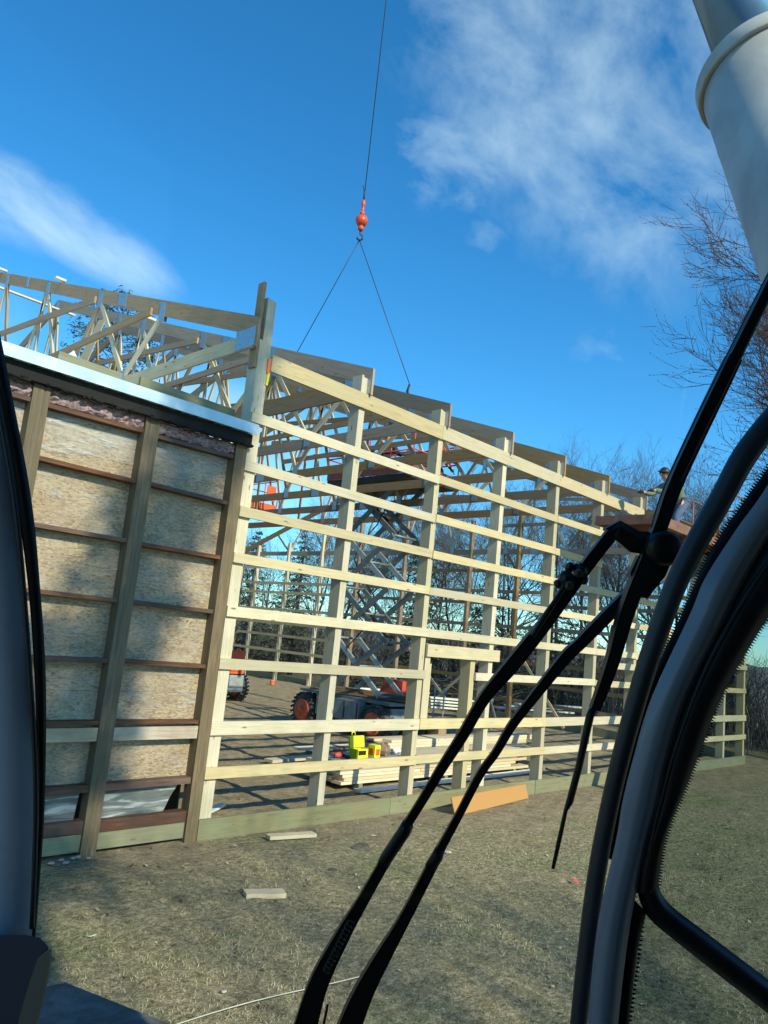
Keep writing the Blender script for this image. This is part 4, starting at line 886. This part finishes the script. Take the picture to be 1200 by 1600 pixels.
# ------------------------------------------------------------------ trees
def bare_tree(seed, H=11.0, mtrunk='bark', spread=0.5, dens=1.0, buds=False, lowest=0.25, r0=0.16, kid=1.0):
    rs = random.Random(seed); tr, cr, bd = MB(), MB(), MB()
    def limb(p, d, ln, r, depth, b):
        ln0 = kid if depth == 0 else 1.0
        n = (8 if kid != 1.0 and depth == 0 else 5) if depth < 2 else 4; wob = 0.05 if depth == 0 else 0.13; pts = [p]; rad = [r]; q = p.copy(); dd = d.copy()
        kids = []
        for i in range(n):
            dd = (dd + Vector((rs.gauss(0, wob), rs.gauss(0, wob), rs.gauss(0.06 if depth else 0.0, .07)))).normalized()
            q = q+dd*(ln/n); pts.append(q.copy()); rad.append(r*(1-0.72*(i+1)/n)); kids.append((q.copy(), dd.copy(), rad[-1], (i+1)/n))
        b.tube(pts, rad, 6 if depth == 0 else (4 if depth == 1 else 3), caps=False)
        if depth >= 4 or ln < 0.22:
            if buds:
                for (qq, _, _, _) in kids[1:]: 
                    if rs.random() < .45: bd.rock(tuple(qq), .016, .016, .028, 4, 2, rs.random())
            return
        for (qq, dq, rq, t) in kids:
            if depth == 0 and t < lowest: continue
            m = (3 if depth == 0 else 2 if depth < 3 else 1)
            for _ in range(m if rs.random() < dens else m-1):
                a = dq.orthogonal().normalized(); a.rotate(__import__('mathutils').Quaternion(dq, rs.uniform(0, 2*PI)))
                sp = spread*rs.uniform(.7, 1.5)+(0.2 if depth == 0 else 0)
                nd = (dq*math.cos(sp)+a*math.sin(sp)).normalized()
                if nd.z < -0.1: nd.z *= 0.3
                limb(qq, nd, ln0*ln*rs.uniform(.42, .62)*(1.0 if depth else (1.15-0.55*t)), max(rq*rs.uniform(.45, .65), .0085 if kid != 1.0 else .006), depth+1, cr)
    limb(Vector((0, 0, -0.2)), Vector((rs.gauss(0, .03), rs.gauss(0, .03), 1)).normalized(), H*0.86, r0, 0, tr)
    return tr, cr, bd
PROTO = []
for i in range(5):
    tr, cr, bd = bare_tree(20+i, 11.0, spread=0.48+0.06*(i % 3), dens=0.85, r0=0.13+0.02*(i % 3))
    PROTO.append((tr, cr))
PM = []
for i, (tr, cr) in enumerate(PROTO):
    a = tr.build('trunk', 'bark', None, origin=(0, 0, 0)); c = cr.build('crown', 'bark', None, origin=(0, 0, 0)); PM.append((a.data, c.data)); bpy.data.objects.remove(a); bpy.data.objects.remove(c)
def place_tree(i, x, y, s, rz, label, group=None):
    o = bpy.data.objects.new('bare_tree', None); C.objects.link(o); o.location = (x, y, 0); o.rotation_euler = (0, 0, rz); o.scale = (s*0.95, s*0.95, s); tag(o, label, 'tree', group)
    for nm, d in (('trunk', PM[i][0]), ('crown', PM[i][1])):
        c = bpy.data.objects.new(nm, d); C.objects.link(c); c.parent = o
line = [(27, -3), (26.5, 4), (28.5, 10), (31, 17), (32, 24), (31, 31), (27, 38), (20, 42), (10, 44), (-2, 44)]
def along(t):
    t = t*(len(line)-1); i = min(int(t), len(line)-2); f = t-i
    return line[i][0]*(1-f)+line[i+1][0]*f, line[i][1]*(1-f)+line[i+1][1]*f
nT = 64
for k in range(nT):
    t = (k+0.5)/nT; x, y = along(t); back = random.uniform(0, 9); n_ = Vector((x, y-12, 0)).normalized()
    x += n_.x*back; y += n_.y*back
    s = random.uniform(0.72, 0.95)*(1+0.015*back)
    if t > 0.62: s *= 0.78
    elif t > 0.52: s *= 0.9
    place_tree(k % 5, x, y, s, random.uniform(0, 6.28), 'bare dark tree in the leafless tree line beyond the building frame', 'bare trees of the tree line')
for k, (x, y, s_) in enumerate(((1.6, -12.5, 1.0),)):  # unseen tree, added for its soft shade on the lawn
    place_tree(k, x, y, s_, 1.3*k, 'unseen bare tree added behind the crane to shade the lawn')
# the big budding maple at the right
tr, cr, bd = bare_tree(104, 17.0, spread=0.50, dens=1.0, buds=True, lowest=0.25, r0=0.2, kid=0.66)
mp_ = thing('maple_tree', 'tall bare tree with reddish buds rising at the right edge behind the cab pillar', 'tree', (24.9, 3.6, 0))
for b, nm, m in ((tr, 'trunk', 'bark_warm'), (cr, 'crown', 'bark_warm'), (bd, 'buds', 'bud')):
    o = b.build(nm, m, None, origin=(0, 0, 0)); o.location = (0, 0, 0); o.parent = mp_
    mp_.rotation_euler = (0, 0, 2.0)
# evergreens
def spruce(seed, H, R, label, x, y, base=0.1, pine=False):
    rs = random.Random(seed); tr, cr = MB(), MB()
    tr.tube([(0, 0, -0.2), (0, 0, H*0.5), (0.05, 0, H)], [0.02*H, 0.012*H, 0.01], 7)
    levels = int(H*3.2)
    for i in range(levels):
        f = base+(1-base)*i/levels; z = H*f; r = R*(1-f)**0.8*rs.uniform(.75, 1.1)+0.1
        if pine: r = R*(0.55+0.45*math.sin(f*PI))*rs.uniform(.6, 1.1)
        nb = 6 if not pine else 4
        for k in range(nb):
            a = rs.uniform(0, 2*PI); d = Vector((math.cos(a), math.sin(a), 0)); tip = Vector((0, 0, z))+d*r+Vector((0, 0, -0.22*r if not pine else 0.18*r))
            tr.tube([(0, 0, z), tip], [0.02+0.004*r, 0.006], 3, caps=False)
            nn = int((14 if not pine else (16 if H < 20 else 34))*max(r, .4))
            for j in range(nn):
                u = rs.uniform(.2 if not pine else .55, 1.02); c = Vector((0, 0, z)).lerp(tip, u); w = 0.16*r*(1.15-u)+0.06
                c += Vector((rs.gauss(0, w), rs.gauss(0, w), rs.gauss(0, .06 if not pine else .13)))
                e1 = Vector((rs.gauss(0, 1), rs.gauss(0, 1), rs.gauss(0, .5))).normalized()*rs.uniform(.07, .17); e2 = e1.cross(Vector((rs.gauss(0, 1), rs.gauss(0, 1), rs.gauss(0, 1)))).normalized()*0.035
                cr.add([c-e1, c+e2, c+e1+Vector((0, 0, -.03)), c-e2], [(0, 1, 2, 3)])
    o = thing('evergreen_tree', label, 'tree', (x, y, 0))
    for b, nm, m in ((tr, 'trunk', 'bark'), (cr, 'crown', 'needles')):
        q = b.build(nm, m, None, origin=(0, 0, 0)); q.parent = o; q.location = (0, 0, 0)
spruce(1, 7.6, 2.0, 'small dark spruce left of the first far gable post', 24.4, 33.2)
spruce(2, 8.0, 2.6, 'bushy dark spruce beside the small one behind the far gable posts', 26.5, 31.8)
spruce(3, 8.2, 2.4, 'dark spruce behind the raised arms of the grey scissor lift', 29.5, 25.8)
spruce(4, 7.0, 2.2, 'dark spruce right of the scissor lift between the third and fourth posts', 31.0, 22.4)
spruce(6, 6.0, 2.6, 'low dark evergreen behind the fifth and sixth posts', 30.5, 18.6)
spruce(5, 18.5, 3.2, 'tall pine showing through the trusses above the old barn roof', 16.8, 37.2, 0.45, True)
# undergrowth
def brush():
    b = MB(); rs = random.Random(5)
    for i in range(6200):
        t = rs.random()**0.9; x, y = along(t*0.86); n_ = Vector((x, y-12, 0)).normalized(); k = rs.uniform(-1.5, 7); x += n_.x*k+rs.gauss(0, .5); y += n_.y*k+rs.gauss(0, .5)
        h = rs.uniform(1.0, 4.2)*(1.0+0.5*(t > 0.45))*(0.8+0.5*noise.noise(Vector((x*.3, y*.3, 0)))); l = Vector((rs.gauss(0, .28), rs.gauss(0, .28), 1)); bend = Vector((rs.gauss(0, .25), rs.gauss(0, .25), 0))
        p = Vector((x, y, 0)); r = rs.uniform(.008, .02)
        b.tube([p, p+l*h*0.5, p+l*h*0.8+bend*h*0.5, p+l*h+bend*h], [r, r*.8, r*.6, .004], 3, caps=False)
        if rs.random() < .6:
            q = p+l*h*0.5; d = Vector((rs.gauss(0, 1), rs.gauss(0, 1), rs.uniform(0, 1.2))).normalized()*h*.4
            b.tube([q, q+d*.5+bend*.2, q+d], [r*.6, r*.45, .003], 3, caps=False)
    o = b.build('undergrowth', 'twig_grey'); tag(o, 'grey leafless brush along the foot of the tree line', 'undergrowth', kind='stuff')
brush()
def wood_bank():
    # low wooded bank that closes the view behind the trunks
    b = MB(); V = []; n = 90; rows = 5
    for j in range(rows):
        for i in range(n):
            x, y = along(i/(n-1)); n_ = Vector((x, y-12, 0)).normalized(); k = 12+j*5
            V.append((x+n_.x*k, y+n_.y*k, (0, 1.6, 2.6, 3.1, 0)[j]+ (0.9*noise.noise(Vector((i*.25, j, 2))) if 0 < j < 4 else -0.3)))
    b.add(V, [(j*n+i, j*n+i+1, (j+1)*n+i+1, (j+1)*n+i) for j in range(rows-1) for i in range(n-1)], None, True)
    o = b.build('hills', 'twig_grey'); tag(o, 'low brown wooded bank behind the tree line', 'hillside', kind='structure')
wood_bank()
# ------------------------------------------------------------------ the crane cab around the viewer
cab = thing('crane_cab', 'dark crane cab with pillars, windscreen seals and wipers framing the view', 'crane cab', (0.0, 0.0, 1.0))
WK = 0.8
def cpath(pts, d, k=1.0):
    """points given as (x, y, half width) seen from the seat, at a distance d (metres) that may vary along the path"""
    P = []; R_ = []
    for i, (x, y, w) in enumerate(pts):
        dd = d(i/(len(pts)-1)) if callable(d) else d
        P.append(at(x, y, dd)); R_.append(w*k*dd/F)
    return P, R_
def smooth_path(pts, n=6):
    out_ = []; A = np.array(pts, float); K = len(A)
    for i in range(K-1):
        p0, p1, p2, p3 = A[max(i-1, 0)], A[i], A[i+1], A[min(i+2, K-1)]
        for t in np.linspace(0, 1, n, endpoint=False):
            out_.append(tuple(0.5*((2*p1)+(-p0+p2)*t+(2*p0-5*p1+4*p2-p3)*t*t+(-p0+3*p1-3*p2+p3)*t**3)))
    out_.append(tuple(A[-1])); return out_
FWD = cam2w((0, 0, 1))
def ctube(name, m, pts, d, parent=cab, flat=1.0, n=14, sm=True, label=None, sharp=False):
    q = smooth_path(pts) if sm else pts
    P, R_ = cpath(q, d, WK if m.startswith('wiper') else 1.0); b = MB(); b.tube(P, [r*1.3 for r in R_] if (sharp and n == 4) else R_, n, flat=flat, updir=FWD, smooth=not sharp); o = b.build(name, m, parent)
    if label: o['label'] = label
    return o
def cribbon(name, m, left, right, d, thick, parent=cab, nseg=9):
    """a solid bar of given thickness between two edge polylines (same count)"""
    Lp, Rp = smooth_path(left, nseg), smooth_path(right, nseg); b = MB(); V = []; K = len(Lp)
    for i in range(K):
        dd = d(i/(K-1)) if callable(d) else d
        a, c = at(*Lp[i], dd), at(*Rp[i], dd); mid = (a+c)/2
        kk = 1+thick/dd; V += [a, mid-FWD*0.012*min(1, (c-a).length/0.03), c, CAMLOC+(c-CAMLOC)*kk, CAMLOC+(a-CAMLOC)*kk]
    Fc = []
    for i in range(K-1):
        for k in range(5):
            k2 = (k+1) % 5; Fc.append((i*5+k, i*5+k2, (i+1)*5+k2, (i+1)*5+k))
    Fc += [(4, 3, 2, 1, 0), tuple((K-1)*5+k for k in range(5))]
    b.add(V, Fc, None, True); o = b.build(name, m, parent)
    return o
# right pillar, painted, with its black inner trim
pl_L = [(1290, 600), (1200, 757), (1152, 825), (1102, 903), (1078, 960), (1018, 1090), (988, 1190), (972, 1256), (963, 1310), (934, 1444), (918, 1600), (912, 1700)]
pl_R = [(1400, 640), (1262, 760), (1205, 835), (1165, 905), (1137, 960), (1074, 1090), (1043, 1190), (1030, 1256), (1014, 1310), (985, 1444), (966, 1600), (960, 1700)]
cribbon('right_pillar', 'cab_paint', pl_L, pl_R, 0.70, 0.05)
tr_L = [(1385, 642), (1250, 762), (1193, 837), (1153, 907), (1125, 962), (1062, 1092), (1031, 1192), (1019, 1258), (996, 1340), (990, 1395)]
tr_R = [(1560, 760), (1390, 800), (1290, 870), (1240, 915), (1199, 966), (1130, 1084), (1094, 1175), (1072, 1230), (1040, 1310), (1028, 1385)]
cribbon('right_pillar_trim', 'rubber', tr_L, tr_R, 0.705, 0.05)
ctube('trim_groove', 'seal', [(1330, 760, 5), (1218, 858, 5), (1120, 1010, 5), (1062, 1150, 4), (1030, 1262, 4), (1012, 1340, 4)], 0.70)
# outer windscreen seal
ctube('windscreen_seal', 'seal', [(1250, 605, 18), (1172, 700, 19), (1129, 775, 18), (1064, 895, 17), (1020, 1012, 16), (990, 1110, 15), (960, 1225, 14), (935, 1350, 14), (918, 1475, 14), (904, 1600, 13), (896, 1700, 13)], 0.80)
def teeth(b, path, side, d, step, ln, w):
    q = smooth_path(path, 10); acc = 0.0
    for (x0, y0), (x1, y1) in zip(q, q[1:]):
        sg = math.hypot(x1-x0, y1-y0); ux, uy = (x1-x0)/max(sg, 1e-6), (y1-y0)/max(sg, 1e-6); nx_, ny_ = -uy*side, ux*side
        while acc < sg:
            cx_, cy_ = x0+ux*acc, y0+uy*acc
            A = at(cx_-ux*w, cy_-uy*w, d); B_ = at(cx_+ux*w, cy_+uy*w, d); T = at(cx_+nx_*ln, cy_+ny_*ln, d)
            b.prism([A, B_, T], FWD*0.0012); acc += step
        acc -= sg
frL = [(1262, 640), (1200, 731), (1163, 783), (1110, 862), (1065, 960), (1007, 1090), (962, 1256), (945, 1340)]
frR = [(1282, 652), (1208, 765), (1158, 835), (1110, 908), (1086, 965), (1026, 1093), (980, 1258), (966, 1340)]
cribbon('frit_band', 'frit', frL, [(x+2, y) for x, y in frR], 0.812, 0.003)
b = MB(); teeth(b, frL, 1, 0.8135, 4.6, 6, 1.5); b.build('frit_teeth', 'frit', cab); b = MB(); teeth(b, [(1390, 800), (1290, 870), (1240, 915), (1199, 966), (1130, 1084), (1094, 1175), (1072, 1230), (1040, 1310), (1028, 1385)], -1, 0.757, 4.6, 6, 1.5); b.build('frit_teeth', 'frit', cab); b = MB()
teeth(b, [(1004, 1428), (996, 1500), (982, 1600)], -1, 0.757, 7, 6, 2.0)
b.build('frit_teeth', 'frit', cab)
# side window lower frame and quarter light
cribbon('side_window_frame', 'rubber', [(1040, 1295), (1030, 1345), (1028, 1378), (1046, 1412), (1110, 1462), (1200, 1530), (1330, 1628)], [(1000, 1290), (995, 1345), (995, 1385), (1012, 1432), (1075, 1486), (1200, 1584), (1300, 1665)], 0.72, 0.035)
ctube('window_bead', 'seal', [(1012, 1300, 4), (1006, 1360, 4), (1020, 1408, 5), (1080, 1462, 5), (1200, 1552, 5), (1320, 1645, 5)], 0.716)
cribbon('quarter_light_edge', 'rubber', [(985, 1400), (975, 1470), (964, 1600), (958, 1700)], [(1010, 1425), (996, 1490), (983, 1600), (977, 1700)], 0.722, 0.03)
# left pillar
cribbon('left_pillar', 'cab_paint_lit', [(-90, 500), (-80, 760), (-70, 1060), (-70, 1300), (-60, 1700)], [(-22, 560), (20, 760), (47, 1060), (56, 1300), (48, 1500)], 0.74, 0.05)
cribbon('left_pillar_seal', 'rubber', [(-28, 440), (-8, 600), (22, 762), (44, 920), (55, 1087), (57, 1250), (52, 1390), (46, 1480)], [(-20, 420), (13, 587), (48, 773), (63, 920), (72, 1070), (70, 1250), (62, 1380), (54, 1480)], 0.745, 0.03)
ctube('left_pillar_edge', 'seal', [(-18, 560, 4), (24, 790, 4), (48, 1070, 4), (56, 1250, 4), (50, 1450, 4)], 0.735)
# glass
b = MB()
Pg = [at(-200, -500, 0.82), at(1700, -500, 0.82), at(1380, 500, 0.82), at(1163, 810, 0.82), at(1085, 960, 0.82), at(1000, 1180, 0.82), at(950, 1400, 0.82), at(925, 1750, 0.82), at(-200, 1750, 0.82)]
b.prism(Pg, FWD*0.005); b.build('windscreen_glass', 'windshield_glass', cab)
b = MB()
Pg = [at(1720, 300, 0.76), at(2000, 1900, 0.76), at(950, 1750, 0.76), at(992, 1400, 0.76), at(1080, 1100, 0.76), at(1180, 930, 0.76), at(1300, 800, 0.76)]
b.prism(Pg, FWD*0.005); b.build('side_window_glass', 'side_glass', cab)
# console at lower left and the step plate outside
b = MB(); cp = [(-60, 1462), (40, 1461), (62, 1465), (75, 1478), (77, 1500), (70, 1540), (54, 1610), (40, 1680), (-60, 1680)]
n0 = len(cp); V = [at(x, y, 0.55) for x, y in cp]+[at(x*0.98-4, y+5, 0.75) for x, y in cp]
b.add(V, [tuple(range(n0))[::-1], tuple(range(n0, 2*n0))]+[(i, (i+1) % n0, n0+(i+1) % n0, n0+i) for i in range(n0)]); o = b.build('side_console', 'console', cab)
b = MB(); b.prism([at(x, y, 0.543) for x, y in ((76, 1486), (77.5, 1500), (70.5, 1540), (54.5, 1610), (40, 1680), (14, 1680), (30, 1590), (46, 1535), (58, 1500))], FWD*0.004); b.build('console_cheek', 'console_beige', cab)
pd = [onZ(48, 1545, 1.05), onZ(104, 1534, 1.05), onZ(285, 1606, 1.05), onZ(330, 1640, 1.05), onZ(40, 1660, 1.05)]
b = MB(); b.prism([Vector((p.x, p.y, 1.05)) for p in pd], (0, 0, -0.09)); o = b.build('step_plate', 'deck_plate', cab); o.modifiers.new('bev', 'BEVEL').width = 0.006
# wipers
wd = 0.93
bl = [(1225, 400, 11.5), (1150, 552, 12), (1140, 572, 15), (1058, 745, 15), (1028, 828, 14), (982, 944, 15), (955, 1036, 13), (929, 1108, 10)]
wb = ctube('wiper_blade', 'wiper_black', bl, wd, flat=0.9, n=4, sharp=True)
ctube('blade_tip', 'wiper_black', [(929, 1108, 10), (922, 1118, 8), (904, 1200, 7), (890, 1253, 7), (884, 1266, 4), (873, 1316, 4.5), (864, 1357, 3.5)], wd, wb, n=8, sm=False)
ctube('blade_spine', 'wiper_edge', [(1218, 392, 1.5), (1139, 548, 1.5), (1046, 741, 1.5), (1017, 824, 1.5)], wd-0.013, wb, n=6)
ctube('blade_spine', 'wiper_edge', [(1225, 420, 1.2), (1158, 558, 1.2), (1064, 752, 1.2)], wd-0.014, wb, n=6)
a1 = ctube('wiper_arm', 'wiper_black', [(960, 828, 13), (938, 856, 13), (912, 890, 13), (880, 938, 11), (845, 982, 14), (800, 1038, 15), (757, 1090, 12), (722, 1150, 11), (690, 1200, 10), (660, 1250, 9), (634, 1291, 9)], wd+0.01, n=4, flat=0.7, sharp=True)
ctube('arm_sleeve', 'wiper_black', [(638, 1286, 12), (632, 1298, 13), (604, 1340, 13), (598, 1352, 12)], wd+0.01, a1, n=10, flat=0.8, sm=False)
ctube('arm_foot', 'wiper_black', [(600, 1348, 11), (566, 1408, 12), (540, 1452, 15), (500, 1530, 20), (478, 1600, 24), (455, 1680, 26)], wd+0.01, a1, n=4, flat=0.6, sharp=True)
ctube('washer_hose', 'wiper_black', [(884, 912, 5), (868, 938, 5), (852, 962, 6), (832, 994, 5)], wd-0.004, a1, n=8)
ctube('arm_wire', 'wiper_black', [(512, 1570, 3), (506, 1600, 3), (500, 1640, 3)], wd, a1, n=6)
b = MB()
for (x, y, r) in ((884, 905, 17), (905, 892, 15), (890, 886, 10), (872, 912, 9), (912, 905, 10)):
    c = at(x, y, wd+0.004); b.rock(tuple(c), r*wd/F*.8, r*wd/F*.8, r*wd/F*.8, 7, 5, int(x))
b.build('arm_clamp', 'wiper_black', a1)
hu = ctube('pivot_housing', 'wiper_black', [(952, 836, 17), (964, 828, 21), (990, 846, 24), (1018, 850, 25), (1038, 850, 25), (1052, 850, 17)], wd+0.006, n=8, flat=0.7, sharp=True, sm=False)
b = MB(); c = at(1034, 856, wd-0.004); b.lathe([(-0.02, 0.016), (-0.016, 0.021), (0.01, 0.022), (0.02, 0.018)], c, FWD, 18); b.build('pivot_cap', 'wiper_black', hu)
b = MB(); b.prism([at(x, y, wd+0.001) for x, y in ((998, 868), (1052, 872), (1040, 900), (1012, 935), (990, 930), (985, 895))], FWD*0.01); b.build('pivot_bracket', 'wiper_black', hu)
for (x, y) in ((905, 896), (890, 915)):
    b = MB(); c = at(x, y, wd-0.010); b.lathe([(-0.004, 0.0045), (-0.001, 0.0055), (0.006, 0.0055)], c, FWD, 6, smooth=False); b.build('arm_nut', 'wiper_edge', a1)
b = MB(); q0, q1 = at(548, 1440, wd-0.004), at(508, 1520, wd-0.004); dq = (q1-q0); sx_ = dq.cross(FWD).normalized()
b.tube([q0+dq*(i/64)+sx_*0.004*math.cos(i*1.2)+FWD*(0.004*math.sin(i*1.2)) for i in range(65)], 0.0012, 5); b.build('arm_spring', 'wiper_edge', a1)
a2 = ctube('wiper_arm', 'wiper_black', [(985, 925, 12), (947, 963, 13), (905, 1006, 12), (883, 1027, 12), (833, 1090, 10), (800, 1133, 9), (775, 1175, 8), (750, 1210, 8), (716, 1275, 8), (683, 1335, 9)], wd+0.02, n=4, flat=0.7, sharp=True)
ctube('arm_sleeve', 'wiper_black', [(688, 1326, 10), (683, 1338, 12), (672, 1356, 12)], wd+0.02, a2, n=10, flat=0.8, sm=False)
ctube('arm_foot', 'wiper_black', [(676, 1350, 11), (633, 1433, 12), (600, 1490, 16), (570, 1545, 20), (547, 1600, 24), (520, 1680, 28)], wd+0.02, a2, n=4, flat=0.6, sharp=True)
# cab shell above and behind, so that the inside is shaded as in the photo
b = MB(); Rv = cam2w((1, 0, 0)); Rv.z = 0; Rv.normalize(); Fv = Vector((Rv.y*-1, Rv.x, 0))
def cabp(r, f, z): v = Rv*r+Fv*f; return Vector((v.x, v.y, z))
b.prism([cabp(-0.80, -1.0, 3.35), cabp(1.06, -1.0, 3.35), cabp(1.06, 0.62, 3.35), cabp(-0.80, 0.62, 3.35)], (0, 0, 0.06)); b.build('cab_roof', 'cab_interior', cab)
b = MB(); b.prism([cabp(-0.75, -0.9, 0.9), cabp(0.95, -0.9, 0.9), cabp(0.95, -0.9, 3.34), cabp(-0.75, -0.9, 3.34)], -Fv*0.05); b.build('cab_rear_wall', 'cab_interior', cab)
b = MB(); b.prism([cabp(0.96, -0.9, 0.9), cabp(0.96, 0.62, 0.9), cabp(0.96, 0.62, 3.34), cabp(0.96, -0.9, 3.34)], Rv*0.05); b.build('cab_side_wall', 'cab_interior', cab)
b = MB(); b.prism([cabp(-0.75, -0.9, 0.86), cabp(0.95, -0.9, 0.86), cabp(0.95, 0.75, 0.86), cabp(-0.75, 0.75, 0.86)], (0, 0, -0.06)); b.build('cab_floor', 'cab_interior', cab)
# ------------------------------------------------------------------ lift cylinder and boom above the cab
crane = thing('lift_cylinder', 'thick white lift cylinder with shiny steel rod of the crane at the upper right', 'crane cylinder', (1.2, -0.6, 3.2))
A0 = at(1192, 112, 1.50)
axd = (ray(1192, 112).normalized()*0.62 + cam2w((-0.30, -0.75, 0)).normalized()*0.78).normalized()
Rb = 0.127
part('cylinder_barrel', 'cyl_white', lambda b: b.lathe([(-1.25, Rb*0.93), (-0.035, Rb*0.93)], A0, axd, 64), crane)
part('cylinder_gland', 'cyl_white', lambda b: b.lathe([(-0.034, Rb*0.93), (-0.034, Rb*0.985), (-0.030, Rb), (-0.004, Rb), (0.0, Rb*0.985), (0.0, Rb*0.6)], A0, axd, 64), crane)
part('cylinder_rod', 'chrome', lambda b: b.lathe([(0.0, Rb*0.56), (1.6, Rb*0.56)], A0, axd, 48), crane)
# unseen leaning pine, added and shaped to throw soft shade on the old barn
spruce(9, 22.0, 0.85, 'unseen leaning pine added behind the crane to shade the barn', -2.8, -12.4, 0.575, True)
_p = [o for o in C.objects if o.get('label') == 'unseen leaning pine added behind the crane to shade the barn'][0]; _p.rotation_euler = (0, math.radians(17.5), 0)
for o in list(bpy.data.objects):
    if '_o' in o: del o['_o']
print('objects', len(bpy.data.objects))
